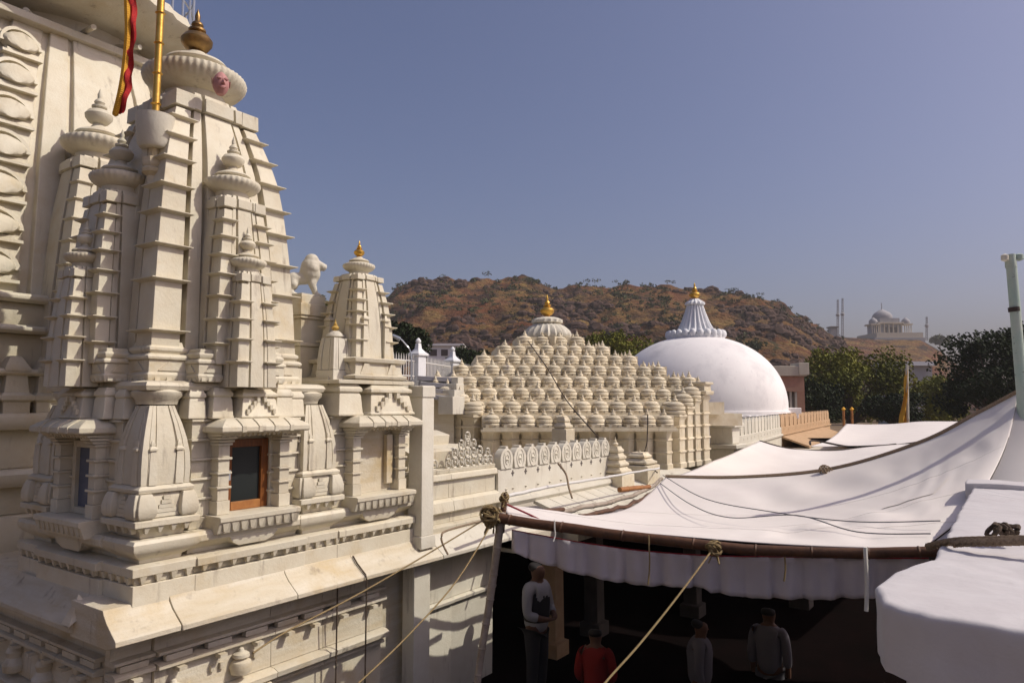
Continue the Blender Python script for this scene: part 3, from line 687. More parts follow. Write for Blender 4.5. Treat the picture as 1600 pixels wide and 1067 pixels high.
# ------------------------------------------------------------------ flag staff on the tower
fx, fy = 3.36, 6.32
st = thing('flag_holder', (fx, fy, 1.95), 'white drum and yellow bracket fixed to the spire, holding the golden flagstaff', 'holder')
MB().lathe(fx, fy, [(.12,2.30),(.145,2.33),(.165,2.58),(.168,2.60),(.14,2.605),(.13,2.56)], 28).build('drum', M['pale'], st)
MB().box(fx-.05, fx+.3, fy+.02, fy+.12, 2.22, 2.32).build('arm', ma, st)
MB().lathe(fx, fy, [(.03,1.95),(.05,2.0),(.05,2.04),(.095,2.07),(.10,2.10),(.08,2.12),(.10,2.15),(.10,2.20),(.05,2.22),(.045,2.30)], 8).build('bracket', M['marble2'], st)
sf = thing('flagstaff', (fx, fy, 2.60), 'golden banded flagstaff rising from the white drum beside the spire', 'flagstaff')
MB().tube([(fx,fy,2.5),(fx+.02,fy,6.2)], .033, 12).build('pole', M['gold'], sf)
for i in range(12):
    z = 2.72+.29*i; MB().lathe(fx+.0055*(z-2.5), fy, [(.03,z-.016),(.047,z),(.03,z+.016)], 12).build('ring', M['gold'], sf)
bn = thing('temple_banner', (fx-.15, fy+.1, 2.45), 'red and yellow trimmed cloth streamer hanging beside the golden flagstaff', 'banner')
cl = spl([at(188,178,6.35), at(197,140,6.3), at(203,100,6.3), at(207,50,6.3), at(206,0,6.3), at(206,-60,6.3)], 40)
def ribbon(pts, off0, off1, dep, m, name):
    g_ = []
    for i, p in enumerate(pts):
        tw = .014*math.sin(i*.9)
        g_.append([p + RV*(off0+(off1-off0)*k/4) + FV*(tw+dep*math.sin(k*1.3+i*.3)) for k in range(5)])
    return MB().sheet(g_).build(name, m, bn, fix=False)
ribbon(cl, -.03, .035, .015, M['red'], 'cloth'); 
mb = MB()
for i, p in enumerate(spl([q - RV*.045 for q in cl], 70)):
    mb.lathe(p.x, p.y, [(.006,p.z-.026),(.028,p.z-.009),(.028,p.z+.009),(.006,p.z+.026)], 6)
mb.build('marigold_trim', M['yellow'], bn)
# pink face on the shoulder of the spire
fc = thing('stone_bust', (4.42, 6.34, 2.97), 'small pink carved human face looking out under the ribbed disc of the spire', 'carving')
pf = at(345,131,6.62)
dvf = (-FV*.8+RV*.6).normalized(); sdf = Vector((-dvf.y, dvf.x, 0))
def fp(a, s, z): return pf + dvf*a + sdf*s + Vector((0,0,z))
mb = MB(); rsn = []
for i in range(13):
    t = i/12; z = -.11+.22*t; rr = .075*math.sin(math.pi*min(1, max(.06, t*.9+.08)))**.6
    rsn.append([fp(rr*1.05*math.cos(2*math.pi*k/20), rr*math.sin(2*math.pi*k/20), z) for k in range(20)])
mb.rings(rsn).build('head', M['pinkstone'], fc)
MB().rings([[fp(.07,-.008,.03),fp(.07,.008,.03),fp(.072,0,.032)],[fp(.07,-.026,-.03),fp(.07,.026,-.03),fp(.118,0,-.022)],[fp(.06,-.012,-.036),fp(.06,.012,-.036),fp(.075,0,-.036)]]).build('nose', M['pinkstone'], fc)
for s in (-.03,.03):
    MB().rings([[fp(.060+.022*q,s+.024*x*q2,.026+.012*y*q2) for x, y in ((-1,0),(-.5,1),(.5,1),(1,0),(.5,-1),(-.5,-1))] for q, q2 in ((0,1),(.8,.9),(1,.4))]).build('eye', M['pinkstone'], fc)
MB().rings([[fp(.060+.026*q,.034*x*q2,-.058+.014*y*q2) for x, y in ((-1,.3),(-.5,1),(.5,1),(1,.3),(.5,-1),(-.5,-1))] for q, q2 in ((0,1),(.8,.9),(1,.4))]).build('mouth', M['pinkstone'], fc)
for s in (-.075,.075): MB().rings([[fp(.0,s,.035),fp(.02,s*1.12,.03),fp(.01,s*1.1,-.03)],[fp(-.015,s,.035),fp(.0,s*1.15,.03),fp(-.005,s*1.1,-.03)]]).build('ear', M['pinkstone'], fc)

# ------------------------------------------------------------------ great spire behind
GX, GY = 4.40, 11.0
gs = thing('great_spire', (GX, GY, -1.6), 'huge curved cream temple spire behind, with column of carved bosses, cut by the left edge', 'spire')
def hg(z): return interp([(-1.6,2.15),(0,2.05),(1.5,1.88),(3,1.66),(4,1.45),(4.75,1.2),(5.3,1.05)], z)
GP = []
for k in range(4):
    a = k*math.pi/2; c_, s_ = math.cos(a), math.sin(a)
    hlf = [(.26,1.0),(.26,.955),(.30,.955),(.30,.985),(.47,.985),(.47,.93),(.53,.93),(.53,.96),(.80,.96),(.80,.90)]
    for s, o in [(-.9,.9)] + [(-s, o) for s, o in reversed(hlf)] + hlf: GP.append((s*c_+o*s_, s*s_-o*c_))
MB().ploft(GX, GY, GP, [(z, hg(z)) for z in [1.2+3.55*i/16 for i in range(17)]]).build('body', M['marble'], gs, bev=.01)
# base storeys, in the shade of the near tower
for z0, z1, k in ((-1.62,-1.2,2.32),(-1.198,-.9,2.2),(-.898,-.72,2.34),(-.718,-.3,2.12),(-.298,-.12,2.26),(-.118,.28,2.08),(.282,.36,2.2),(.362,.75,2.02),(.752,.84,2.16),(.842,1.1,2.0),(1.102,1.198,2.1)):
    MB().rloft(GX, GY, [(z0,k*.985),(z0+(z1-z0)*.3,k),(z1-(z1-z0)*.25,k),(z1,k*.985)]).build('base_course', M['marble'], gs, bev=.01)
for i in range(9):          # small turrets along the base, mostly hidden
    x = 2.35+.32*i
    MB().rloft(x, 8.93, [(-.3,.13),(.0,.13),(.02,.16),(.07,.16),(.1,.12),(.3,.10),(.32,.13),(.36,.13),(.5,.05)]).build('base_turret', M['marble'], gs, bev=.006)
frG = frame((GX, GY, 0), (1,0,0), (0,-1,0))
for sgn in (-1, 1):
    for i in range(7):     # carved horseshoe bosses up the broad offset
        z = 1.32+.47*i; h = hg(z); h2 = hg(z+.3); s = sgn*.695*(h+h2)/2; o = .958*h
        lean = (hg(z+.3)-h)*.96
        wd = .225*h/1.6
        def pf_(p, s=s, o=o, z=z, lean=lean): return frG((s+p[0], o+lean*(p[2]/.3)+p[1], z+p[2]))
        bs = MB().rings([[(x*q*wd/.2, d, .085+.23*(y*.5+.5)) for x, y in [(.2*math.cos(t), math.sin(t)) for t in [math.pi*2*k/20 for k in range(20)]]] for d, q in ((-.05,1.0),(.06,1.0),(.10,.86),(.115,.6))]).xf(pf_).build('boss', M['marble'], gs)
        MB().box(-wd*1.1, wd*1.1, -.05, .08, .0, .04).xf(pf_).build('boss_shelf', M['marble'], gs, bev=.004)
        MB().box(-wd*.8, wd*.8, -.05, .055, .043, .085).xf(pf_).build('boss_shelf', M['marble'], gs, bev=.004)
        MB().rings([[(wd*1.15*math.cos(t)*q, d, .16+.25*math.sin(t)*q) for t in [math.pi*k/12 for k in range(13)]] + [(wd*.95*math.cos(t)*q, d, .16+.21*math.sin(t)*q) for t in [math.pi*(12-k)/12 for k in range(13)]] for d, q in ((-.05,1),(.06,1))]).xf(pf_).build('boss_arch', M['marble'], gs)
c1 = frG((-.30,1.98,0))
spire(gs, 'half_spire', c1.x, c1.y, (.3, 2.72), lambda z: interp([(.3,.52),(1.2,.49),(2.0,.42),(2.72,.32)], z), [.62,.93,1.24,1.54,1.82,2.08,2.32,2.53], .40, .50, [(-1,-1),(1,-1)], M['marble'], None, kw=.2, cap=.16, led=.04)
# neck, great disc and gallery rail on top
MB().lathe(GX, GY, [(1.0,4.8),(1.12,4.82),(1.14,5.0),(1.5,5.04),(1.9,5.16),(1.98,5.26),(1.92,5.40),(1.6,5.5),(1.2,5.6)], 96, rib=30, amp=.03, ribr=(5.1,5.5)).build('ribbed_disc', M['marble'], gs)
MB().rloft(GX, GY, [(4.66,1.16),(4.68,1.30),(4.78,1.30),(4.80,1.1)]).build('shoulder_slab', M['marble'], gs, bev=.01)
for i in range(40):
    a = 2*math.pi*i/40; p = Vector((GX+1.75*math.cos(a), GY+1.75*math.sin(a), 5.4))
    if p.y < GY+.8: MB().tube([p, p+Vector((0,0,.9))], .016, 6).build('rail_post', M['steel'], gs)
for zz in (5.8, 6.25): MB().tube([(GX+1.75*math.cos(2*math.pi*i/64), GY+1.75*math.sin(2*math.pi*i/64), zz) for i in range(65)], .014, 6).build('rail', M['steel'], gs)
for a in (200, 235, 262, 285, 310):
    d = Vector((math.cos(R_(a)), math.sin(R_(a)), 0)); p = Vector((GX,GY,4.92))
    MB().tube([p+d*.9, p+d*1.55-Vector((0,0,.12))], .035, 8).build('spout', M['marble'], gs)

# ------------------------------------------------------------------ carved wall, parapet and eave running away
cw = thing('carved_wall', (7.2, 5.9, -1.6), 'low cream wall with lace-like carved crest and stepped stone roof, right of the pillar', 'wall')
pm = M['marble']
frW = frame((0, 5.86, 0), (1,0,0), (0,-1,0))
def wc(s0, s1, pr, name='wall_course', m=pm): return MB().rings([[(s0,-.5,z),(s1,-.5,z),(s1,q,z),(s0,q,z)] for z, q in pr]).xf(frW).build(name, m, cw, bev=.004)
for a, b in ((6.40,7.0),(7.004,7.98)):
    wc(a, b, [(-1.62,.14),(-1.50,.15),(-1.485,.10)]); wc(a, b, [(-1.483,.04),(-1.36,.05)]); wc(a, b, [(-1.357,.09),(-1.34,.12),(-1.22,.10),(-1.19,.05)])
    wc(a, b, [(-1.187,.02),(-.98,.02)]); wc(a, b, [(-.977,.04),(-.96,.07),(-.90,.06),(-.885,.03)]); wc(a, b, [(-.882,.02),(-.835,.03)])
def scroll(parent, fr, s, z, r, o, m=M['pale'], name='crest_scroll'):
    MB().tube([(s+r*math.sin(t)*.8, o, z+r-r*math.cos(t)) for t in [2*math.pi*k/12 for k in range(13)]], r*.2, 6).xf(fr).build(name, m, parent)
    MB().rings([[(s+r*.4*math.cos(t)*.6*q, o+d*.6, z+r+r*.3*math.sin(t)*q) for t in [2*math.pi*k/8 for k in range(8)]] for d, q in ((-.02,1),(.02,1),(.035,.5))]).xf(fr).build('crest_bud', m, parent)
for ctr, n, rows in ((6.62, 3, 3), (7.40, 7, 3)):
    for row in range(rows):
        for k in range(n-2*row):
            scroll(cw, frW, ctr+(k-(n-2*row-1)/2)*.13, -.83+row*.11, .06+.008*((k+row)%2), .0)
scroll(cw, frW, 7.40, -.51, .06, .0)
for k in range(3): scroll(cw, frW, 7.84+.06*(k-1), -.83+.1*(k%2), .055, .0)
for i, (x0, x1, y0, y1, z0, z1) in enumerate(((6.45,7.62,6.02,6.7,-.83,-.56),(6.45,7.5,6.3,7.2,-.82,-.38),(6.45,7.3,6.7,7.6,-.5,-.18),(6.5,7.9,6.04,6.35,-.826,-.68))):
    MB().rings([[(x0,y0,z0),(x1,y0,z0),(x1,y1,z0),(x0,y1,z0)],[(x0,y0-.03,z1-.06),(x1+.03,y0-.03,z1-.06),(x1+.03,y1,z1-.06),(x0,y1,z1-.06)],[(x0,y0+.12,z1),(x1-.05,y0+.12,z1),(x1-.05,y1,z1),(x0,y1,z1)]]).build('roof_step', pm, cw, bev=.006)
fr3 = frame((0, 6.66, 0), (1,0,0), (0,-1,0))
for k in range(4): scroll(cw, fr3, 6.75+.16*k, -.19, .07+.01*(k%2), .02)
MB().lathe(7.35, 7.2, [(.05,-.39),(.10,-.35),(.12,-.27),(.06,-.2),(.09,-.15),(.02,-.03),(0,.03)], 12).build('urn', M['pinkstone'], cw)

pp = thing('carved_parapet', (9.6, 5.8, -1.3), 'pale parapet of rounded merlons carved with rings, between carved wall and eave', 'parapet')
MB().box(8.0, 11.3, 5.80, 5.98, -1.30, -.925).build('parapet_wall', M['pale'], pp, bev=.004)
MB().rings([[(8.0,y0,z),(11.32,y0,z),(11.32,5.99,z),(8.0,5.99,z)] for z, y0 in ((-1.42,5.70),(-1.36,5.66),(-1.31,5.68),(-1.29,5.76))]).build('base_moulding', M['pale'], pp, bev=.005)
frP = frame((0, 5.80, 0), (1,0,0), (0,-1,0))
arch = [(-.135,0)] + [(-.135-.018*math.sin(t), .03+.12*t/1.57) for t in (0,.5,1,1.57)] + [(-.13,.205),(-.09,.25),(-.05,.275),(-.03,.28),(-.03,.31),(.03,.31),(.03,.28),(.05,.275),(.09,.25),(.13,.205)] + [(.135+.018*math.sin(t), .03+.12*t/1.57) for t in (1.57,1,.5,0)] + [(.135,0)]
n_m = 10; dxm = (11.28-8.02)/n_m
for i in range(n_m):
    s = 8.02+dxm*(i+.5)
    b = MB().extr(arch, (s,-.10,-.922), (1,0,0), (0,0,1), (0,1,0), .118).xf(frP).build('merlon', M['pale'], pp, bev=.005)
    for rx, rz in ((.085,.125),(.04,.065)):
        MB().tube([(s+rx*math.cos(t), .02, -.79+rz*math.sin(t)) for t in [2*math.pi*k/20 for k in range(21)]], .007, 6).xf(frP).build('ring_carving', M['pale'], b)
    MB().lathe(frP((s,.02,0)).x, frP((s,.02,0)).y, [(.0,-.81),(.03,-.79),(.0,-.77)], 8).build('boss', M['pale'], b)
    if i:
        s -= dxm/2
        MB().box(s-.012, s+.012, -.004, .004, -1.03, -.95).xf(frP).build('painted_cross_hole', M['roof_and_shade'], pp); MB().box(s-.032, s+.032, -.003, .005, -1.0, -.978).xf(frP).build('painted_cross_hole', M['roof_and_shade'], pp)  # solid dark crosses imitate the shade inside open holes
    MB().add([(s-.03,0,-1.19),(s+.03,0,-1.19),(s,0,-1.225),(s,.03,-1.195)], [(0,1,3),(1,2,3),(2,0,3)]).xf(frP).build('leaf_carving', M['pale'], pp)
ev = thing('stone_eave', (10.5, 5.3, -1.6), 'sloping eave of jointed pale stone slabs below the carved parapet', 'eave')
def slopeslab(x0, x1, y0, z0, y1, z1, t=.05, dx=0):
    return MB().add([(x0,y0,z0),(x1,y0,z0),(x1+dx,y1,z1),(x0+dx,y1,z1),(x0,y0,z0-t),(x1,y0,z0-t),(x1+dx,y1,z1-t),(x0+dx,y1,z1-t)],[(0,1,2,3),(7,6,5,4),(0,4,5,1),(1,5,6,2),(2,6,7,3),(3,7,4,0)])
x = 8.75
while x < 14.2:
    d = rnd.uniform(.33,.42)
    slopeslab(x, x+d-.012, 5.72, -1.40, 4.62, -1.74+rnd.uniform(-.006,.006), dx=-.02).build('eave_slab', M['pale'], ev, bev=.004); x += d
MB().box(8.95, 14.3, 5.1, 5.8, -1.95, -1.66).build('eave_beam', M['pale'], ev)
MB().rings([[(8.0,5.9,z),(14.3,5.9,z),(14.3,y,z),(8.0,y,z)] for z, y in ((-2.0,5.5),(-1.77,5.45))]).build('wall', M['pale'], ev)
MB().box(8.0, 46, 5.35, 10.5, -1.95, -1.76).build('veranda_ceiling', M['cream'], ev)
MB().box(8.0, 46, 10.2, 10.5, FLOOR, -1.96).build('veranda_wall', M['deep_shade'], ev)
MB().box(44, 46, 5.6, 10.19, FLOOR, -1.96).build('veranda_end', M['deep_shade'], ev)

# ------------------------------------------------------------------ hall with a roof of bells
HC = W(19.0, at(855,500,19).dot(RV), 0)
front = W(14.35, at(907,660,14.35).dot(RV), 0)
nout = (front-HC).normalized(); tp = Vector((-nout.y, nout.x, 0))
if tp.dot(RV) < 0: tp = -tp
hall = thing('bell_roof_hall', (HC.x, HC.y, -1.4), 'cream hall under a stepped pyramid roof of rows of stone bells with golden finial', 'hall')
frH = frame((HC.x, HC.y, 0), tp, nout)
rotH = math.atan2(tp.y, tp.x)
bm_ = M['bell']
SP = .345; DZ = .276; Z0 = -.54
HK = [4.68-.548*k for k in range(8)]
LIM = [1.95, 2.22, 2.62] + [h+.02 for h in HK[3:]]
mb = MB()
mb.box(-.192,.192,-.16,.205,0,.04)
mb.lathe(0, 0, [(.17,.036),(.195,.05),(.20,.085),(.185,.105),(.15,.112)], 16, rib=8, amp=.05)
mb.lathe(0, 0, [(.16,.111),(.19,.122),(.194,.158),(.18,.18),(.14,.186)], 16, rib=8, amp=.05)
mb.lathe(0, 0, [(.13,.185),(.165,.197),(.158,.222),(.115,.248),(.06,.262),(.035,.264)], 16, rib=8, amp=.05)
mb.lathe(0, 0, [(.035,.26),(.058,.275),(.05,.30),(.024,.315),(.03,.33),(.012,.37),(0,.405)], 8)
for s in (-.1,.1): mb.box(s-.035, s+.035, .12, .205, .036, .08)
bellm = mb.mesh('bell', bm_)
def put(mesh, name, s, o, z, rz=0, scale=None):
    p = frH((s, o, z)); return addpart(name, mesh, p, hall, rot=(0,0,rotH+math.pi+rz), scale=scale)
rb = random.Random(5)
for k in range(8):
    z = Z0+DZ*k; h = HK[k]; lim = LIM[k]
    n = int(2*(lim-.19)/SP+.01)+1
    if n % 2 == k % 2 and k < 7: n = n if n*SP <= 2*lim+.05 else n-1
    st_ = (2*lim-.38)/(n-1)
    for i in range(n):
        put(bellm, 'roof_bell', -lim+.19+st_*i, h-.19, z, rb.uniform(-.03,.03), (min(1.06, st_/.385*1.04)*rb.uniform(.97,1.02), 1.0, rb.uniform(1.04,1.12)))
    if k >= 3:
        for sg in (-1, 1):
            for i in range(1, min(n, 9)):
                put(bellm, 'roof_bell', sg*(h-.19), h-.19-st_*i, z, -sg*math.pi/2, (.92,1,1.05))
    mb = MB().box(-lim, lim, -h+.1, h-.15, z-.03, z+DZ-.01)
    if k < 3: mb.box(-h+.1, h-.2, -lim, lim, z-.03, z+DZ-.014)
    mb.xf(frH).build('roof_tier', bm_, hall)
    MB().box(-lim-.03, lim+.03, h-.42, h+.03, z-.045, z-.001).xf(frH).build('tier_slab', bm_, hall, bev=.004)
for k in (0,1,2):       # side bays step back and up
    for sg in (-1, 1):
        nx = LIM[k+1] if k < 2 else 3.35
def sqpier(x, y, ztop, k, cap=True, zb_=-1.36):
    b = MB().rloft(x, y, [(zb_,k*1.15),(zb_+.1,k*1.15),(zb_+.12,k)]+[(ztop-.12,k),(ztop-.05,k*1.25),(ztop-.045,k*1.3)]).build('pier', bm_, hall, bev=.006)
    for zz in (-1.02,-.76,-.5,-.24,.02):
        if zz < ztop-.14: MB().rloft(x, y, [(zz-.03,k*1.02),(zz-.02,k*1.14),(zz+.01,k*1.14),(zz+.02,k*1.02)]).build('pier_band', bm_, b)
    return b
for sg in (-1, 1):
    for j, (s, o, z, k) in enumerate(((2.12,4.1,Z0+DZ,.15),(2.38,3.85,Z0+DZ*1.6,.15),(2.64,3.6,.06,.15),(2.9,3.35,.14,.17))):
        p = frH((sg*s, o, 0)); sqpier(p.x, p.y, z, k)
        a_ = addpart('corner_bell', bellm, (p.x, p.y, z-.04), hall, scale=(1.15,1.15,1.2))
    if sg > 0:
        p = frH((2.92, 3.32, 0)); MB().rloft(p.x, p.y, [(.16,.24),(.2,.26),(.24,.26),(.25,.21),(.38,.2),(.39,.25),(.44,.25)]).build('corner_block', bm_, hall, bev=.008)
for i in range(10):
    p = frH((-1.76+.391*i, HK[0]-.26, 0)); sqpier(p.x, p.y, Z0, .125)
MB().box(-1.95, 1.95, -4, HK[0]-.31, -1.35, Z0-.02).xf(frH).build('wall', bm_, hall)
for sg in (-1, 1):
    MB().box(sg*2.42-.35, sg*2.42+.25, -3, HK[2]-.35, -1.36, Z0+2*DZ-.03).xf(frH).build('wall', bm_, hall)
    MB().box(min(sg*2.4,sg*2.95), max(sg*2.4,sg*2.95), -3, 3.05, -1.345, .04).xf(frH).build('wall', bm_, hall)
    MB().box(min(sg*2.3,sg*2.9), max(sg*2.3,sg*2.9), 2.4, 3.2, .045, .085).xf(frH).build('tier_slab', bm_, hall, bev=.004)
MB().rings([[(-2.2-q,-4,z),(2.2+q,-4,z),(2.2+q,HK[0]+q,z),(-2.2-q,HK[0]+q,z)] for z, q in ((-1.72,.08),(-1.6,.16),(-1.48,.17),(-1.40,.1),(-1.352,.0))]).xf(frH).build('base_moulding', M['pale'], hall)
MB().rings([[(-3.0-q,-4,z),(3.0+q,-4,z),(3.0+q,3.5+q,z),(-3.0-q,3.5+q,z)] for z, q in ((-1.72,.08),(-1.6,.16),(-1.48,.17),(-1.402,.1),(-1.354,.0))]).xf(frH).build('base_moulding', M['pale'], hall)
MB().rloft(HC.x, HC.y, [(Z0+DZ*8-.3,.6),(Z0+DZ*8+.0,.6)]).build('roof_core', bm_, hall)
tz = Z0+DZ*8-.03
MB().lathe(HC.x, HC.y, [(.55,tz),(.66,tz+.05),(.68,tz+.12),(.62,tz+.24),(.48,tz+.36),(.36,tz+.42)], 64, rib=22, amp=.1).build('ribbed_cap', M['pale'], hall)
MB().lathe(HC.x, HC.y, [(.34,tz+.42),(.42,tz+.46),(.42,tz+.53),(.32,tz+.58),(.2,tz+.61)], 48, rib=16, amp=.1).build('ribbed_cap', M['pale'], hall)
finial(hall, HC.x, HC.y, tz+.60, .62, M['gold'])
# small pointed turrets in front of the hall by the parapet end
for j, (px, py, F, k, h) in enumerate(((962,742,12.6,.21,.62),(1000,728,13.4,.24,.30),(880,672,12.9,.13,.28))):
    p = at(px, py, F); z = p.z
    t = thing('roof_turret', p, ('stacked stone turret at the end of the carved parapet', 'squat stepped stone block beside the hall base', 'small pointed turret peeping over the merlons')[j], 'turret')
    n = max(2, int(h/.14))
    MB().rloft(p.x, p.y, [(z-.3,k*1.15),(z+.02,k*1.15),(z+.03,k)]).build('base', bm_, t, bev=.005)
    for i in range(n):
        q = k*(1-.62*i/n); zz = z+.031+h*.75*i/n; dz = h*.75/n
        MB().rloft(p.x, p.y, [(zz,q*.8),(zz+.2*dz,q*1.0),(zz+.5*dz,q*1.0),(zz+.75*dz,q*.78),(zz+dz,q*.72)]).build('tier', bm_, t, bev=.006)
    finial(t, p.x, p.y, z+h*.78, h*.28, bm_, 10, 'tip')

# ------------------------------------------------------------------ white dome
DF = 33.0
dc = at(1089, 628, DF); dx_, dy_ = dc.x, dc.y
dome = thing('white_dome', (dx_, dy_, FLOOR), 'big smooth whitewashed dome with fluted cone and golden finial beyond the bell roof', 'dome')
u_ = DF/FPX
def zy(y, F=DF): return at(1089, y, F).z
RD = 133*u_; zb = zy(634); zt = zy(526)
prof = []
for i in range(25):
    a = i/24*math.pi/2*.93
    prof.append((RD*math.cos(a)**.92, zb + (zt-zb)*math.sin(a)/math.sin(math.pi/2*.93)))
MB().lathe(dx_, dy_, [(RD*1.0,zb-.25)] + prof, 96).build('shell', M['whitewash'], dome, ang=60)
for z0, z1, k in ((zb-.34,zb-.20,1.015),(zb-.46,zb-.342,1.035),(zb-.9,zb-.462,1.02)):
    MB().lathe(dx_, dy_, [(RD*k,z0),(RD*k*1.006,z0+.02),(RD*k*1.006,z1-.02),(RD*k,z1)], 96).build('drum_ring', M['whitewash'], dome)
for i in range(72):
    a = 2*math.pi*i/72
    d = Vector((math.cos(a), math.sin(a), 0))
    if d.dot(FV) < .35:
        p = Vector((dx_, dy_, 0)) + d*RD*1.045
        addpart('rosette', bpy.data.meshes.get('rosette') or MB().lathe(0, 0, [(0,-.05),(.075,-.03),(.1,0),(.075,.03),(0,.05)], 8).mesh('rosette', M['whitewash']), (p.x, p.y, zb-.40), dome)
frD = frame((dx_, dy_, 0), (RV*.82+FV*.57), (RV*.57-FV*.82))
MB().box(-RD*.72, RD*.72, -RD*.72, RD*.72, FLOOR, zb-.88).xf(frD).build('platform', M['whitewash'], dome)
for z0, z1, k in ((zb-.34,zb-.08,1.06),(zb-.55,zb-.345,1.03)):
    MB().box(RD*.55, RD*k, -RD*.35, RD*.4, z0, z1).xf(frame((dx_,dy_,0), RV, -FV)).build('side_block', M['whitewash'], dome, bev=.02)
nz_ = zy(529)
MB().lathe(dx_, dy_, [(46*u_*.8,nz_-.12),(46*u_*.95,nz_-.03),(46*u_*.95,nz_+.08),(46*u_*.6,nz_+.14)], 64).build('neck_ring', M['bluewhite'], dome)
pet = MB().rings([[(.13*x*q, .15*y*q, z) for x, y in [(math.cos(t), math.sin(t)) for t in [2*math.pi*k/10 for k in range(10)]]] for z, q in ((-.02,.5),(.05,.95),(.14,1.05),(.24,.95),(.31,.6),(.335,.2))]).mesh('petal', M['bluewhite'])
for i in range(24):
    a = 2*math.pi*i/24; addpart('petal', pet, (dx_+46*u_*.92*math.cos(a), dy_+46*u_*.92*math.sin(a), nz_+.02), dome, rot=(0,0,a))
c0, c1_ = zy(517), zy(478)
MB().lathe(dx_, dy_, [(30*u_,c0-.1),(29*u_,c0),(22*u_,c0+(c1_-c0)*.35),(16*u_,c0+(c1_-c0)*.75),(13*u_,c1_)], 96, rib=20, amp=.14).build('fluted_cone', M['bluewhite'], dome)
MB().lathe(dx_, dy_, [(12*u_,c1_),(16*u_,c1_+.06),(15.5*u_,c1_+.14),(10*u_,c1_+.25),(6*u_,c1_+.33)], 60, rib=14, amp=.14).build('collar', M['bluewhite'], dome)
finial(dome, dx_, dy_, c1_+.28, .82, M['gold'])

# ------------------------------------------------------------------ far balustrades
def balustrade(name, label, pts, h, n, m, plen):
    a, b = pts
    t = thing(name, (a+b)/2, label, 'balustrade')
    d = (b-a); L_ = d.length; d = d.normalized(); nn = Vector((d.y,-d.x,0))
    f_ = frame(a, d, nn)
    MB().box(0, L_, -.14, .10, -h-.9, -h*.62).xf(f_).build('base_wall', m, t, bev=.01)
    MB().box(-.03, L_+.03, -.16, .16, -h*1.02, -h*.93).xf(f_).build('base_moulding', m, t, bev=.01)
    w_ = L_/n
    me = MB().extr([(-.38,0),(-.42,.2),(-.42,.72),(-.30,.86),(-.12,.93),(-.10,1),(.10,1),(.12,.93),(.30,.86),(.42,.72),(.42,.2),(.38,0)], (0,-.06,0), (w_,0,0), (0,0,h*.62), (0,1,0), .14).mesh('merlon', m)
    lf = MB().add([(-.05,0,0),(.05,0,0),(0,0,-.08),(0,.06,-.01)], [(0,1,3),(1,2,3),(2,0,3)]).mesh('leaf_carving', m)
    for i in range(n):
        p = f_((w_*(i+.5), 0, -h*.62)); addpart('merlon', me, p, t, rot=(0,0,math.atan2(d.y,d.x)))
        addpart('leaf_carving', lf, f_((w_*(i+.5), .105, -h*.72)), t, rot=(0,0,math.atan2(d.y,d.x)))
bA = at(1146,654,20.5); bB = at(1216,647,28.0); bC = at(1293,640,41.0)
bB.z = bA.z*.98; bC.z = bA.z*.97
balustrade('balustrade', 'white balustrade with pointed merlons before the big dome', (bA, bB), .82, 14, M['pale'], 1)
balustrade('balustrade', 'tan sandstone balustrade right of the white one by the dome', (bB+(bC-bB).normalized()*.05, bC), .82, 15, M['sandstone'], 1)
es = thing('sandstone_eave', bB, 'sloping tan sandstone eave under the far sandstone balustrade', 'eave')
d = (bC-bB).normalized(); nn = Vector((d.y,-d.x,0)); f_ = frame(bB, d, nn)
for i in range(22):
    MB().add([(i*.55,.1,-.85),(i*.55+.53,.1,-.85),(i*.55+.5,1.1,-1.2),(i*.55-.03,1.1,-1.2),(i*.55,.1,-.92),(i*.55+.53,.1,-.92),(i*.55+.5,1.1,-1.27),(i*.55-.03,1.1,-1.27)],[(0,1,2,3),(7,6,5,4),(0,4,5,1),(1,5,6,2),(2,6,7,3),(3,7,4,0)]).xf(f_).build('eave_slab', M['sandstone'], es)
ww_ = thing('bracket_post', at(1133,700,19.0), 'worn stone bracket pier between bell hall and white balustrade', 'pier')
p = at(1133,700,19.0)
for z0, z1, k in ((-.9,.0,.36),(.002,.12,.44),(.122,.55,.3),(.552,.66,.4)):
    MB().rloft(p.x, p.y, [(p.z+z0,k),(p.z+z1,k)]).build('stone', M['pale'], ww_, bev=.02)

# ------------------------------------------------------------------ roof fence behind the small shrine
fn = thing('roof_fence', at(660,595,16.5), 'white iron railing between white posts on the roof behind the small shrine', 'fence')
fa, fb, fc_, fd_ = at(606,592,15.2), at(653,592,16.4), at(707,590,19.0), at(760,588,22.0)
for q in (fb, fc_):
    z = .52
    MB().rloft(q.x, q.y, [(-1.0,.13),(1.05,.13)]).build('post', M['bluewhite'], fn, bev=.01)
    MB().rloft(q.x, q.y, [(1.052,.17),(1.10,.17),(1.14,.12),(1.22,.06),(1.34,.045)]).build('post_cap', M['bluewhite'], fn, bev=.005)
    MB().lathe(q.x, q.y, [(.02,1.33),(.06,1.36),(.065,1.40),(.03,1.45),(0,1.47)], 12).build('ball', M['bluewhite'], fn)
for a, b in ((fa,fb),(fb,fc_),(fc_,fd_)):
    n = int((b-a).length/.1)
    for zz in (.58,.92): MB().tube([Vector((a.x,a.y,zz)), Vector((b.x,b.y,zz))], .016, 5).build('rail', M['iron'], fn)
    for i in range(1, n):
        q = a.lerp(b, i/n); MB().tube([(q.x,q.y,.5),(q.x,q.y,1.0),(q.x,q.y,1.08)], [.012,.014,.002], 5).build('bar', M['iron'], fn)
a, b = fa, fd_
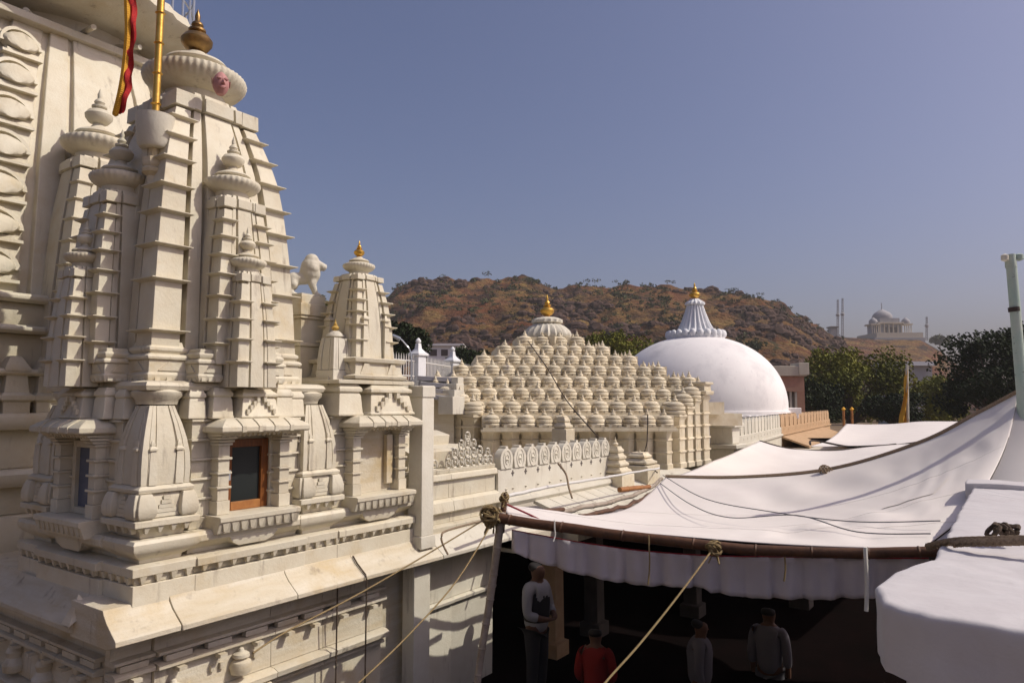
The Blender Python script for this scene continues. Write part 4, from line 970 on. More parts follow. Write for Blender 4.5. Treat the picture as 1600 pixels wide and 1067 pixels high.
MB().add([(a.x,a.y,-1.4),(b.x,b.y,-1.4),(b.x,b.y,.5),(a.x,a.y,.5),(a.x+.8,a.y+1.2,-1.4),(b.x+.8,b.y+1.2,-1.4),(b.x+.8,b.y+1.2,.5),(a.x+.8,a.y+1.2,.5)],[(0,1,2,3),(7,6,5,4),(0,4,5,1),(1,5,6,2),(2,6,7,3),(3,7,4,0)]).build('kerb_wall', M['pale'], fn)
q = at(700,600,15.5)
rf = thing('grey_roof', (q.x, q.y, -.8), 'low roof of grey stone slabs with white stepped end left of the bell roof', 'roof')
for i in range(4):
    a_ = at(652+4*i, 587+9*i, 15.4-.3*i); b_ = at(712-3*i, 590+10*i, 15.4-.3*i)
    MB().add([a_, b_, b_+Vector((0,0,-.1)), a_+Vector((0,0,-.1)), a_+FV*.9, b_+FV*.9, b_+FV*.9+Vector((0,0,-.1)), a_+FV*.9+Vector((0,0,-.1))],[(0,1,2,3),(7,6,5,4),(0,4,5,1),(1,5,6,2),(2,6,7,3),(3,7,4,0)]).build('roof_slab', M['greystone'], rf, bev=.01)
    MB().rloft(b_.x+.05, b_.y, [(b_.z-.35,.1+.03*i),(b_.z+.01,.1+.03*i)]).build('stepped_end', M['pale'], rf, bev=.01)
a_ = at(662,625,14.6); b_ = at(708,625,14.6)
MB().box(-.3,.35,-.3,.3,-1.0,.1).xf(frame(at(685,622,15.0), RV, FV)).build('wall', M['marble2'], rf)
lampo = thing('roof_lamp', at(642,552,15.5), 'small grey street lamp on a bent arm above the roof fence', 'lamp')
MB().tube(spl([at(643,590,15.5), at(642,552,15.5), at(632,536,15.5), at(624,528,15.5)], 12), .018, 6).build('arm', M['steel'], lampo)
MB().tube([at(625,530,15.5), at(613,524,15.5)], [.05,.035], 8).build('head', M['steel'], lampo)

# ------------------------------------------------------------------ awnings
def coons(front, back, left, right, n, m, bump=None):
    """front/back run left->right, left/right run front->back"""
    f, b, l, r = spl(front, n), spl(back, n), spl(left, m), spl(right, m)
    g_ = []
    for j in range(m+1):
        v = j/m; row = []
        for i in range(n+1):
            u = i/n
            p = f[i]*(1-v)+b[i]*v + l[j]*(1-u)+r[j]*u - (f[0]*(1-u)*(1-v)+f[n]*u*(1-v)+b[0]*(1-u)*v+b[n]*u*v)
            if bump: p = p + bump(u, v)
            row.append(p)
        g_.append(row)
    return g_
def sheet_thing(name, label, grid, m, cat='awning', group=None):
    mb = MB().sheet(grid); o = mb.build(name, m, None, fix=False, ang=80)
    md = o.modifiers.new('thick', 'SOLIDIFY'); md.thickness = .006; md.offset = 0
    return tag(o, label, cat, group)
def bump1(u, v):
    e = min(1, min(u, 1-u)*8)*min(1, min(v, 1-v)*8)
    z = -.10*math.sin(math.pi*u)*math.sin(math.pi*v)
    z += .022*noise.noise(Vector((u*5, v*4, .3))) + .007*noise.noise(Vector((u*34+v*30, v*6, 2)))
    z += .016*math.sin(u*95+v*25)*max(0, min(1, (u-.45)*3))*max(0, noise.noise(Vector((u*5, v*3, 11)))+.15)
    z += .022*math.sin((u*40+v*30+3*noise.noise(Vector((u*5,v*5,4))))) * max(0, noise.noise(Vector((u*4, v*4, 8))))*2
    return Vector((0,0,z*e))
LF, LB, RT = at(797,790,8.0), at(1040,746,12.0), at(1592,613,9.4)
g1 = coons([at(800,812,7.35), at(1000,832,6.95), at(1220,850,6.35), at(1440,858,5.85)],
           [LB, at(1160,747,11.5), at(1300,734,10.9), at(1440,692,10.2), at(1530,646,9.7), RT],
           [at(800,812,7.35), LF, at(900,806,8.9), at(985,792,10.2), LB],
           [at(1440,858,5.85), at(1520,790,7.6), at(1570,700,8.8), RT], 90, 60, bump1)
awn = sheet_thing('near_awning', 'big white canvas awning sweeping up to the right from the bamboo beam', g1, M['cloth'])
WL[awn.name] = awn.location.copy()
for j in (13, 27, 41): MB().tube([p+Vector((0,0,.004)) for p in g1[j]], .0035, 4).build('seam', M['cloth'], awn)
pg = [[g1[j][i]+Vector((0,0,.012)) for i in range(58, 72)] for j in range(30, 38)]
MB().sheet(pg).build('patch', M['cloth'], awn, fix=False)
def bump2(u, v): return Vector((0,0,-.14*math.sin(math.pi*u)*math.sin(math.pi*v)+.03*noise.noise(Vector((u*5,v*5,1)))))
g2 = coons([at(1046,748,12.2), at(1160,752,11.8), at(1300,742,11.2), at(1500,735,11.0)], [at(1187,689,19.5), at(1240,702,19.5), at(1310,703,19.8), at(1400,694,20.2), at(1560,690,20)],
           [at(1046,748,12.2), at(1112,722,15.5), at(1187,689,19.5)], [at(1500,735,11.0), at(1540,712,15), at(1560,690,20)], 40, 30, bump2)
sheet_thing('middle_awning', 'flat white canvas awning behind the big near one, beside the bell hall', g2, M['cloth'])
g3 = coons([at(1266,697,21), at(1300,697,20.8), at(1400,694,20.6), at(1560,690,20.4)], [at(1322,662,38), at(1380,663,38), at(1452,658,38), at(1600,660,38)],
           [at(1266,697,21), at(1300,684,28), at(1322,662,38)], [at(1560,690,20.4), at(1590,675,28), at(1600,660,38)], 30, 24, bump2)
sheet_thing('far_awning', 'farthest white canvas awning, reaching the dark trees', g3, M['cloth'])
re_ = spl([at(1440,858,5.85), at(1520,790,7.6), at(1570,700,8.8), RT], 12)
sheet_thing('side_shade_awning', 'white awning edge at the right border, extended unseen to keep sun off the court', [[p.lerp(p+RV*7+Vector((0,0,-1.25-p.z)), v/6) - FV*.15*v + Vector((0,0,.02 if v else -.02)) for v in range(7)] for p in re_], M['cloth'])  # spread beyond the border added to keep sunlight off the court floor
# valance
top = spl([at(800,828,7.33), at(900,846,7.15), at(1000,860,6.95), at(1110,868,6.66), at(1230,870,6.34), at(1352,872,6.05), at(1450,872,5.85)], 160)
botY = [(800,858),(840,874),(900,893),(960,905),(1000,912),(1060,914),(1115,916),(1120,922),(1180,930),(1260,932),(1350,928),(1450,926)]
gv = []
for i, p in enumerate(top):
    u = i/160; px = 800+650*u
    L_ = (interp(botY, px)-interp([(800,828),(900,846),(1000,860),(1110,868),(1230,870),(1450,872)], px))/FPX*(7.3-1.5*u)
    row = []
    for k in range(9):
        v = k/8
        fold = (.045*(abs(math.sin(i*.27+1.2*math.sin(i*.07)))**.4*2-1) + .016*math.sin(i*.9) + .02*noise.noise(Vector((i*.09, v*2, 3))))*(.35+.65*v)
        row.append(p - FV*fold + RV*.006*math.sin(i*.4)*v - Vector((0,0,L_*v)))
    gv.append(row)
sheet_thing('awning_valance', 'gathered white cotton valance hanging under the bamboo beam', gv, M['valance'], 'valance')
tag(MB().tube([p+Vector((0,0,.004)) - FV*.012 for p in top], .006, 6).build('red_piping', M['redpipe']), 'dark red piping cord along the top of the gathered valance', 'piping')
def bamboo(name, pts, r, label, m=M['bamboo'], n=40, wob=.01, cat='pole', group=None):
    c = spl(pts, n); t = thing(name, c[0], label, cat, group)
    rr = [r*(1-.25*i/n) for i in range(n+1)]
    c = [p + Vector((0,0,wob*noise.noise(Vector((i*.3, r*50, len(label))))))for i, p in enumerate(c)]
    MB().tube(c, rr, 10).build('culm', m, t)
    for i in range(3, n, 4):
        d = (c[i+1]-c[i-1]).normalized()
        MB().tube([c[i]-d*.012, c[i], c[i]+d*.012], [rr[i]*1.0, rr[i]*1.16, rr[i]*1.0], 10).build('node', m, t)
    return c
beam = bamboo('bamboo_beam', [at(757,806,7.45), at(900,826,7.08), at(1110,853,6.5), at(1290,862,6.1), at(1450,862,5.78), at(1478,863,5.74)], .052, 'thick brown bamboo beam carrying the front edge of the near awning')
bamboo('bamboo_post', [at(784,800,7.42), at(768,920,7.4), at(748,1050,7.38), W(7.36, -.42, FLOOR)], .042, 'leaning bamboo post propping the left end of the brown beam', M['greybamboo'])
bamboo('bamboo_stub', [at(783,832,7.5), at(786,800,7.5), at(790,772,7.5)], .035, 'short upright bamboo stub tied at the beam corner', n=12)
bamboo('cross_pole', [at(765,808,7.5), at(825,803,8.0), at(880,795,8.9)], .035, 'dark bamboo cross pole running back from the beam corner', n=16)
bamboo('eave_pole', [at(830,802,8.7), at(890,797,9.2), at(960,782,10.2), at(1005,768,11), at(1034,748,12)], .035, 'weathered grey bamboo pole along the tent edge below the stone eave', M['greybamboo'], wob=.03)
bamboo('eave_pole', [at(905,808,9.0), at(960,795,9.8), at(1000,782,10.6), at(1022,766,11.6)], .03, 'dark bamboo pole under the grey one at the tent edge', wob=.03)
bamboo('plank_pole', [at(968,765,10.5), at(1015,760,11.2)], .04, 'short brown wooden stick lying on the stone eave slabs', M['woodlight'], n=10)
bamboo('gutter_pole', [at(790,775,8.6), at(870,758,9.8), at(950,745,11.0), at(1030,731,12.5)], .022, 'thin white pipe running along the foot of the carved parapet', M['iron'], wob=.015)
def cord(name, pts, r, label, m, cat='rope', n=24, group=None): return tag(MB().tube(spl(pts, n), r, 6).build(name, m), label, cat, group)
# bindings
def knot(px, py, F, r, label, m, n=14, seed=1):
    rk = random.Random(seed); c = at(px, py, F); t = thing('rope_knot', c, label, 'knot')
    for i in range(n):
        a = Vector((rk.gauss(0,1), rk.gauss(0,1), rk.gauss(0,1))).normalized(); b = a.orthogonal().normalized(); e = a.cross(b)
        k = r*rk.uniform(.6,1.15); o = Vector((rk.uniform(-1,1),rk.uniform(-1,1),rk.uniform(-1,1)))*r*.35
        MB().tube([c+o+(b*math.cos(s)+e*math.sin(s))*k for s in [2*math.pi*j/12 for j in range(13)]], r*.14, 5).build('turn', m, t)
    for i in range(4):
        d = Vector((rk.uniform(-1,1), rk.uniform(-1,1), -1.5)); MB().tube(spl([c, c+d*r*.7, c+d*r*1.3+Vector((rk.uniform(-1,1)*r*.6,0,0))], 8), r*.12, 5).build('loose_end', m, t)
knot(768,806,7.40,.085,'tangled jute rope binding the bamboo beam corner by the temple wall', M['rope'], 18)
knot(1116,856,6.45,.06,'yellow rope knot in the middle of the brown bamboo beam', M['rope'], 14, 4)
knot(1290,735,10.85,.07,'small rope knot on the back edge of the near awning', M['thickrope'], 8, 6)
knot(787,776,7.5,.05,'ragged string tied on the short bamboo stub', M['rope'], 8, 8)
cord('guy_rope', [at(762,808,7.4), at(690,852,7.0), at(565,925,6.2), at(450,985,5.6), at(395,1020,5.25)], .007, 'tan guy rope from the beam corner down across the marble ledge', M['rope'])
cord('guy_rope', [at(770,815,7.4), at(715,905,6.6), at(640,990,6.0), at(560,1067,5.5), at(500,1120,5.2)], .007, 'second tan guy rope slanting steeply from the beam corner to lower left', M['rope'])
cord('guy_rope', [at(1112,860,6.42), at(1060,930,5.9), at(1000,1005,5.4), at(945,1067,5.05), at(880,1150,4.6)], .008, 'yellow guy rope slanting down from the middle of the beam', M['rope'])
cord('slack_cord', [at(760,812,7.4), at(700,828,7.0), at(690,838,6.9), at(692,850,6.9), at(700,866,6.9)], .010, 'slack red-brown cord looping from beam corner onto the ledge', M['thickrope'])
cord('tie_cord', [at(790,787,7.6), at(830,805,7.5), at(862,822,7.3)], .010, 'dark red cord from the bamboo stub to the beam', M['redpipe'])
cord('rust_cable', [at(872,724,9.6), at(884,740,9.5), at(889,762,9.4), at(894,778,9.3)], .014, 'rusty bent cable hanging on the carved parapet', M['thickrope'])
cord('roof_cable', [at(825,533,16.5), at(855,575,15.6), at(885,625,14.8), at(925,672,13.6), at(955,705,12.6)], .012, 'dark cable running down over the stone bells', M['darkrope'])
cord('roof_cable', [at(1012,648,14.2), at(1011,690,14.1), at(1006,714,14.0), at(1018,730,13.7), at(1027,738,13.0)], .012, 'dark cable hanging down the corner pier of the hall', M['darkrope'])
cord('edge_rope', [p + Vector((0,0,.02)) for p in (LB, at(1160,747,11.5), at(1300,734,10.9), at(1440,692,10.2), at(1530,646,9.7), RT)], .03, 'dark hem rope along the back edge of the big near awning', M['thickrope'], n=50)
cord('edge_rope', [at(1187,689,19.5), at(1240,702,19.5), at(1310,703,19.8), at(1400,694,20.2)], .03, 'dark hem rope along the back edge of the middle awning', M['darkrope'])
cord('edge_rope', [at(1266,694,21), at(1272,688,21.4), at(1330,698,21), at(1392,696,20.5), at(1440,690,20.5)], .03, 'dark hem rope along the near edge of the farthest awning', M['darkrope'])
for i, (pts, lab) in enumerate((([at(1036,752,11.8), at(1100,790,9.6), at(1200,812,8.5), at(1330,830,7.4), at(1470,831,6.6)], 'upper of the two sagging wires across the near awning'), ([at(1032,765,11.4), at(1080,800,9.6), at(1140,822,8.4), at(1245,820,7.6), at(1340,848,6.7), at(1455,852,6.3)], 'lower of the two sagging wires across the near awning'))):
    cord("wire", [p+Vector((0,0,.10)) for p in pts], .006, lab, M['wire'], 'wire', 40)
for i, (px, py, F, l, lab) in enumerate(((866,824,7.1,.12,'white string tie hanging near the left end of the bamboo beam'),(1012,848,6.75,.36,'yellowish string tie left of the beam knot'),(1222,868,6.3,.2,'frayed yellow string tie right of the beam knot'),(1347,868,5.95,.42,'long white cloth tie near the parapet end of the beam'))):
    p = at(px, py, F)-FV*.06
    cord('string_tie', [p+Vector((0,0,.08)), p, p+Vector((.01,0,-l*.5)), p+Vector((-.01,.01,-l))], .008 if i < 3 else .016, lab, M['whitecord'] if i in (0,3) else M['rope'], 'string', 8)

# ------------------------------------------------------------------ whitewashed terrace parapet in the foreground
tpz = -.90
par = thing('terrace_parapet', (5.5, 0, tpz-1.2), 'rough whitewashed foreground parapet at the lower right corner', 'parapet')
def rough(mb, amp, sc_):
    mb.v = [p + Vector((noise.noise(p*sc_), noise.noise(p*sc_+Vector((7,0,0))), noise.noise(p*sc_+Vector((0,7,0)))))*amp for p in mb.v]; return mb
def rounded_block(outline, z0, z1, rad, name):
    cxm = sum(p[0] for p in outline)/len(outline); cym = sum(p[1] for p in outline)/len(outline)
    # resample the outline and pull it in over the rounded top edge
    pts = []
    for (a, b) in zip(outline, outline[1:]+outline[:1]):
        n = max(1, int(math.dist(a, b)/.03))
        pts += [(a[0]+(b[0]-a[0])*k/n, a[1]+(b[1]-a[1])*k/n) for k in range(n)]
    def inset(d): 
        out = []
        for (x, y) in pts:
            v = Vector((cxm-x, cym-y)); out.append((x+d*(1 if v.x > 0 else -1)*min(1, abs(v.x)*3), y+d*(1 if v.y > 0 else -1)*min(1, abs(v.y)*3)))
        return out
    rs_ = []
    for z in [z0+(z1-rad-z0)*k/8 for k in range(9)]: rs_.append([(x, y, z) for x, y in pts])
    for k in range(1, 6):
        a = k/5*math.pi/2; rs_.append([(x, y, z1-rad+rad*math.sin(a)) for x, y in inset(rad*(1-math.cos(a)))])
    for k in range(1, 9): rs_.append([(cxm+(x-cxm)*(1-k/9), cym+(y-cym)*(1-k/9), z1) for x, y in inset(rad)])
    mb = MB().rings(rs_); rough(mb, .010, 2.5); rough(mb, .006, 11); return mb.build(name, M['plaster'], par, ang=70)
rounded_block([(4.3,.43),(9.3,.40),(9.3,-2.2),(4.3,-2.2)], tpz-1.2, tpz, .03, 'wall')
rounded_block([(3.42,-2.2),(3.46,-.6),(3.56,.35),(3.66,.52),(3.95,.60),(4.35,.57),(4.78,.44),(5.0,.2),(5.0,-2.2)], tpz-.30, tpz+.006, .03, 'pier_cap')
rounded_block([(3.62,-2.2),(3.64,-.5),(3.72,.30),(3.82,.46),(4.3,.48),(4.7,.36),(4.8,.1),(4.8,-2.2)], FLOOR, tpz-.26, .02, 'pier')
rounded_block([(9.05,.46),(9.5,.46),(9.5,-2.2),(9.05,-2.2)], tpz-.12, tpz+.05, .02, 'end_lip')
MB().box(3.9, 9.4, -2.2, .3, FLOOR, tpz-1.15).build('terrace_block', M['plaster'], par)
cr = spl([at(1450,861,4.75), at(1490,853,4.5), at(1540,851,4.35), at(1610,850,4.2), at(1700,850,4.0)], 60)
rp = thing('coir_rope', cr[0], 'twisted brown coir rope lying across the whitewashed parapet', 'rope')
for ph in range(3):
    MB().tube([p + Vector((0,0,.028)) + (FV*math.cos(i*.9+ph*2.094)+Vector((0,0,1))*math.sin(i*.9+ph*2.094))*.013 for i, p in enumerate(spl(cr, 150))], .014, 6).build('strand', M['thickrope'], rp)
for ph in range(3):
    MB().tube([p + Vector((0,0,.026)) - FV*.06*(1-abs(i-75)/75*.4) + (FV*math.cos(i*.9+ph*2.094)+Vector((0,0,1))*math.sin(i*.9+ph*2.094))*.013 for i, p in enumerate(spl(cr, 150)) if i > 30], .013, 6).build('strand', M['thickrope'], rp)
kc = at(1568,838,4.55)
kk = thing('rope_knot', kc, 'dark coiled rope knot on the whitewashed parapet', 'knot')
for i in range(7):
    c = kc + RV*(.022*i-.066) + Vector((0,0,.04))
    MB().tube([c + (FV*math.cos(s)*(.028+.012*math.sin(i*2.3)) + Vector((0,0,1))*math.sin(s)*(.03+.008*math.cos(i*1.7))) + RV*(.02*math.sin(s+i) + .012*math.sin(s*2+i*3)) for s in [2*math.pi*j/14 for j in range(15)]], .014, 6).build('turn', M['bark'], kk)
# leaning lamp pole
pl = thing('lamp_pole', at(1603,745,9.2), 'leaning pole with flaking pale green paint at the right edge', 'pole')
MB().tube([W(9.2, at(1612,900,9.2).dot(RV), -2.4), at(1603,745,9.2), at(1597,612,9.2), at(1580,412,9.2)], [.066,.066,.064,.06], 16).build('shaft', M['polegreen'], pl)
MB().tube([at(1580,418,9.2), at(1578,398,9.2)], [.068,.06], 12).build('head', M['polegreen'], pl)
MB().lathe(at(1570,404,9.15).x, at(1570,404,9.15).y, [(.01,at(1570,404,9.2).z-.05),(.045,at(1570,404,9.2).z-.03),(.045,at(1570,404,9.2).z+.03),(.01,at(1570,404,9.2).z+.05)], 10).build('insulator', M['pale'], pl)
MB().lathe(at(1592,402,9.2).x, at(1592,402,9.2).y, [(.01,at(1592,402,9.2).z-.05),(.055,at(1592,402,9.2).z-.03),(.055,at(1592,402,9.2).z+.03),(.01,at(1592,402,9.2).z+.05)], 10).build('insulator', M['polegreen'], pl)
MB().tube([at(1584,480,9.2), at(1585,487,9.2)], .067, 16).build('band', M['darkrope'], pl)

# ------------------------------------------------------------------ trees
def tree(name, px, F, ytop, ybot, wpx, label, leaf, n=9000, ls=.16, seed=1, base=None, group='trees behind the temple'):
    rt = random.Random(seed)
    c = at(px, ytop, F); zt = c.z; zb_ = at(px, ybot, F).z; r = wpx/2/FPX*F
    gz = FLOOR if base is None else base
    t = thing(name, (c.x, c.y, gz), label, 'tree', group)
    zc = (zt+zb_)/2; hz = (zt-zb_)/2
    tr = MB().tube(spl([(c.x,c.y,gz-.2),(c.x+r*.03,c.y,(gz+zb_)/2),(c.x-r*.04,c.y+r*.03,zb_),(c.x,c.y,zc)], 10), [r*.09*(1-.06*i) for i in range(11)], 8).build('trunk', M['bark'], t)
    mb = MB(); cl_ = []
    for i in range(46):
        a = rt.uniform(0, 2*math.pi); e = rt.uniform(-.75,1); q = rt.uniform(.45,.92)
        k = math.sqrt(max(0, 1-e*e*.85))
        cl_.append((Vector((c.x+r*k*q*math.cos(a), c.y+r*k*q*math.sin(a), zc+hz*e*q*1.02)), rt.uniform(.2,.42)*r))
    cl_.append((Vector((c.x, c.y, zt-r*.2)), r*.25))
    lim = MB()
    for p, s in cl_[::3]: lim.tube([(c.x,c.y,zb_+.1*hz),(c.x+(p.x-c.x)*.4,c.y+(p.y-c.y)*.4,zb_+.5*(p.z-zb_)),p], [r*.035,r*.022,r*.008], 5)
    lim.build('limbs', M['bark'], t)
    per = n//len(cl_)
    for p, s in cl_:
        for _ in range(per):
            d = Vector((rt.gauss(0,1), rt.gauss(0,1), rt.gauss(0,1))).normalized()*s*rt.random()**.4
            d.z *= .75; q = p+d
            a = Vector((rt.gauss(0,1), rt.gauss(0,1), rt.gauss(0,1)+.6)).normalized(); b = a.orthogonal().normalized(); e = a.cross(b); k = ls*rt.uniform(.6,1.4)
            mb.add([q-b*k, q+e*k*.5, q+b*k, q-e*k*.5], [(0,1,2,3)])
    mb.build('crown', leaf, t, smooth=False, fix=False)
tree('neem_tree', 1325, 72, 540, 668, 170, 'broad dark green tree right of the white dome, below the hilltop pavilion', M['leaf'], 15000, .17, 1)
tree('neem_tree', 1268, 68, 594, 665, 110, 'low dark bushy tree just right of the dome', M['leafdark'], 7000, .15, 2)
tree('neem_tree', 1446, 78, 590, 668, 110, 'dusty green tree behind the yellow flag pole', M['leaf'], 10000, .17, 3)
tree('neem_tree', 1396, 66, 612, 668, 90, 'dark tree between broad tree and yellow flag pole', M['leafdark'], 7000, .15, 13)
tree('banyan_tree', 1548, 58, 515, 665, 165, 'large very dark tree at the right edge behind the awning', M['leafdark'], 15000, .16, 4)
tree('banyan_tree', 1630, 60, 500, 640, 140, 'dark tree cut off by the right edge behind the leaning pole', M['leafdark'], 9000, .16, 5)
tree('neem_tree', 632, 55, 503, 570, 80, 'dark green tree behind the roof fence posts', M['leafdark'], 7000, .14, 6)
tree('neem_tree', 503, 24, 462, 525, 44, 'sunlit yellow green tree seen between lion and small shrine', M['leafyellow'], 4000, .055, 7)
tree('neem_tree', 962, 75, 520, 590, 110, 'green tree at the hill foot between bell roof and dome', M['leaf'], 9000, .17, 8)
tree('neem_tree', 735, 70, 545, 600, 90, 'low green tree behind the left slope of the bell roof', M['leafdark'], 6000, .16, 9)

# ------------------------------------------------------------------ buildings behind
def bfr(px, F, y=610): 
    p = at(px, y, F); return frame((p.x,p.y,0), RV, -FV)
ho = thing('pink_house', at(1230,640,58), 'pink house with cream parapet and dark veranda right of the dome', 'house')
f_ = bfr(1225, 58); k = 58/FPX
MB().box(-40*k, 32*k, -6, 0, FLOOR, at(0,588,58).z).xf(f_).build('wall', M['pinkwall'], ho)
MB().box(-42*k, 35*k, -6.2, .25, at(0,587.5,58).z, at(0,572,58).z).xf(f_).build('parapet', M['cream'], ho, bev=.03)
MB().box(22*k, 38*k, -1.5, .3, at(0,586,58).z, at(0,567,58).z).xf(f_).build('parapet_pier', M['cream'], ho, bev=.03)
MB().box(-40*k, 20*k, .0, 1.2, at(0,612,58).z, at(0,605,58).z).xf(f_).build('veranda_roof', M['pinkwall'], ho)
MB().box(-38*k, 16*k, .02, .05, FLOOR, at(0,612,58).z).xf(f_).build('veranda_shade_sheet', M['roof_and_shade'], ho)  # dark sheet over the wall stands in for the veranda's shade
for x in (-6, 2, 10): MB().box(x*k-.08, x*k+.08, .9, 1.1, FLOOR, at(0,612,58).z).xf(f_).build('column', M['cream'], ho)
MB().box(-10*k, 45*k, -12, -7, at(0,575,58).z, at(0,562,58).z+.0).xf(f_).build('rear_roof', M['roof_and_shade'], ho)
MB().box(-8*k, 43*k, -11.8, -7.2, FLOOR, at(0,575,58).z).xf(f_).build('rear_wall', M['pinkwall'], ho)
wh = thing('white_house', at(692,560,85), 'small white flat-roofed house behind the roof fence at the hill foot', 'house')
f_ = bfr(692, 85); k = 85/FPX
MB().box(-26*k, 30*k, -5, 0, FLOOR, at(0,541,85).z).xf(f_).build('wall', M['whitewash'], wh); MB().box(-28*k, 32*k, -5.2, .3, at(0,540.5,85).z, at(0,537,85).z).xf(f_).build('roof', M['whitewash'], wh)
for x in (-15, 2, 18): MB().box(x*k-.4, x*k+.4, .0, .04, at(0,556,85).z, at(0,546,85).z).xf(f_).build('window', M['roof_and_shade'], wh)
bh = thing('blue_roof_house', at(1430,575,110), 'pale low house with blue-grey roof among the trees below the pavilion', 'house')
f_ = bfr(1428, 110); k = 110/FPX
MB().box(-32*k, 30*k, -5, 0, FLOOR, at(0,572,110).z).xf(f_).build('wall', M['greystone'], bh); MB().box(-36*k, 34*k, -5.5, .6, at(0,571.5,110).z, at(0,565,110).z).xf(f_).build('roof', M['bluewhite'], bh)
# pavilion on the far ridge
CF = 430.0; k = CF/FPX
pv = thing('hilltop_pavilion', at(1390,535,CF), 'grey domed marble pavilion with corner kiosks on the hazy far hilltop', 'pavilion')
f_ = bfr(1390, CF, 515); Z = lambda y: at(1390, y, CF).z
MB().box(-32*k, 46*k, -20, 6, Z(560), Z(529)).xf(f_).build('platform_wall', M['greystone'], pv)
MB().box(-28*k, 44*k, -19, 5.6, Z(528.9), Z(521)).xf(f_).build('terrace', M['cream'], pv)
MB().box(-17*k, 18*k, -14, 0, Z(521), Z(506)).xf(f_).build('hall', M['greystone'], pv)
MB().box(-20*k, 21*k, -15, 1.6, Z(506), Z(503.5)).xf(f_).build('eave', M['cream'], pv)
MB().box(-15*k, 16*k, -13, .2, Z(503.5), Z(497)).xf(f_).build('drum', M['greystone'], pv)
for x in (-16,-9,-2,5,12,18): MB().box((x-.7)*k, (x+.7)*k, .4, 1.0, Z(521), Z(506)).xf(f_).build('column', M['cream'], pv)
for x in (-6, 2, 9): MB().box((x-1.8)*k, (x+1.8)*k, .05, .2, Z(520), Z(511)).xf(f_).build('archway', M['roof_and_shade'], pv)
def onion(x, o, yb, yt, r, name):
    p = f_((x*k, o, 0)); a, b = Z(yb), Z(yt); H = b-a
    MB().lathe(p.x, p.y, [(r*k*.9,a),(r*k,a+.22*H),(r*k*.94,a+.42*H),(r*k*.7,a+.64*H),(r*k*.35,a+.82*H),(r*k*.08,a+.93*H),(r*k*.03,b)], 24).build(name, M['greystone'], pv)
onion(-1.5, -7, 498, 480, 15, 'main_dome'); MB().tube([f_((-1.5*k,-7,Z(482))), f_((-1.5*k,-7,Z(471)))], .25, 6).build('spike', M['greystone'], pv)
for x, o in ((-24,-1),(27,-1),(18,-12)):
    onion(x, o, 506, 495, 6.5, 'kiosk_dome'); MB().box((x-7)*k, (x+7)*k, o-3, o+3, Z(508), Z(506)).xf(f_).build('kiosk_slab', M['cream'], pv)
    for a in (-5,-1.6,1.6,5): MB().box((x+a-.5)*k, (x+a+.5)*k, o+2, o+2.5, Z(521), Z(508)).xf(f_).build('kiosk_column', M['cream'], pv)
for px, y, lab in ((1309,468,'left of two thin hazy radio masts on the ridge'),(1316.5,466,'right of two thin hazy radio masts on the ridge'),(1448,495,'thin hazy mast standing right of the hilltop pavilion')):
    t = thing('radio_mast', at(px,530,CF), lab, 'mast')
    a, b = at(px,532,CF), at(px,y,CF); w_ = .9
    for s in (-1, 1): MB().tube([a+RV*s*w_*.6, b+RV*s*w_*.4], .22, 5).build('leg', M['greystone'], t)
    for i in range(14): 
        s = 1 if i % 2 else -1; MB().tube([a.lerp(b, i/14)+RV*s*w_*.55, a.lerp(b, (i+1)/14)-RV*s*w_*.55], .14, 4).build('brace', M['greystone'], t)
    MB().lathe(a.lerp(b,.62).x, a.lerp(b,.62).y, [(.4,a.lerp(b,.62).z-1),(1.1,a.lerp(b,.62).z-.6),(1.1,a.lerp(b,.62).z+.6),(.4,a.lerp(b,.62).z+1)], 8).build('antenna', M['greystone'], t)
hut = thing('ridge_hut', at(1305,520,CF), 'tiny dark flat-roofed hut on the ridge beside the radio masts', 'hut'); f_ = bfr(1304, CF, 520)
MB().box(-6*k, 5*k, -4, 0, Z(535), Z(512)).xf(f_).build('wall', M['greystone'], hut); MB().box(-7*k, 6*k, -5, 1, Z(511.8), Z(510)).xf(f_).build('roof', M['roof_and_shade'], hut)
tree('ridge_tree', 1468, 425, 524, 540, 26, 'small round tree on the far ridge right of the pavilion', M['scrub'], 1500, .8, 11, base=at(1468,545,425).z-3)
# yellow festoon pole
yp = thing('festoon_pole', at(1416,662,44), 'tall pole wound with golden yellow cloth before the trees', 'flagpole')
MB().tube([W(44, at(1417,662,44).dot(RV), FLOOR), at(1417,570,44)], .08, 8).build('pole', M['pale'], yp)
gy = []
for i in range(41):
    v = i/40; c = at(1417,578,44).lerp(at(1413,664,44), v); wd = (.10+.42*v**1.2)
    gy.append([c + RV*wd*(q/6-.62) + FV*(.12*math.sin(q*1.4+v*9)) for q in range(7)])
MB().sheet(gy).build('cloth', M['yellow'], yp, fix=False)
for px in (1318, 1331): 
    t = thing('orange_post', at(px,664,42), 'thin orange post beyond the awnings, %s of the pair' % ('left' if px == 1318 else 'right'), 'post')
    MB().tube([W(42, at(px,664,42).dot(RV), FLOOR), at(px,641,42)], .07, 6).build('shaft', M['woodlight'], t); MB().lathe(at(px,641,42).x, at(px,641,42).y, [(.05,at(px,641,42).z),(.13,at(px,641,42).z+.06),(.02,at(px,641,42).z+.2)], 8).build('knob', M['yellow'], t)

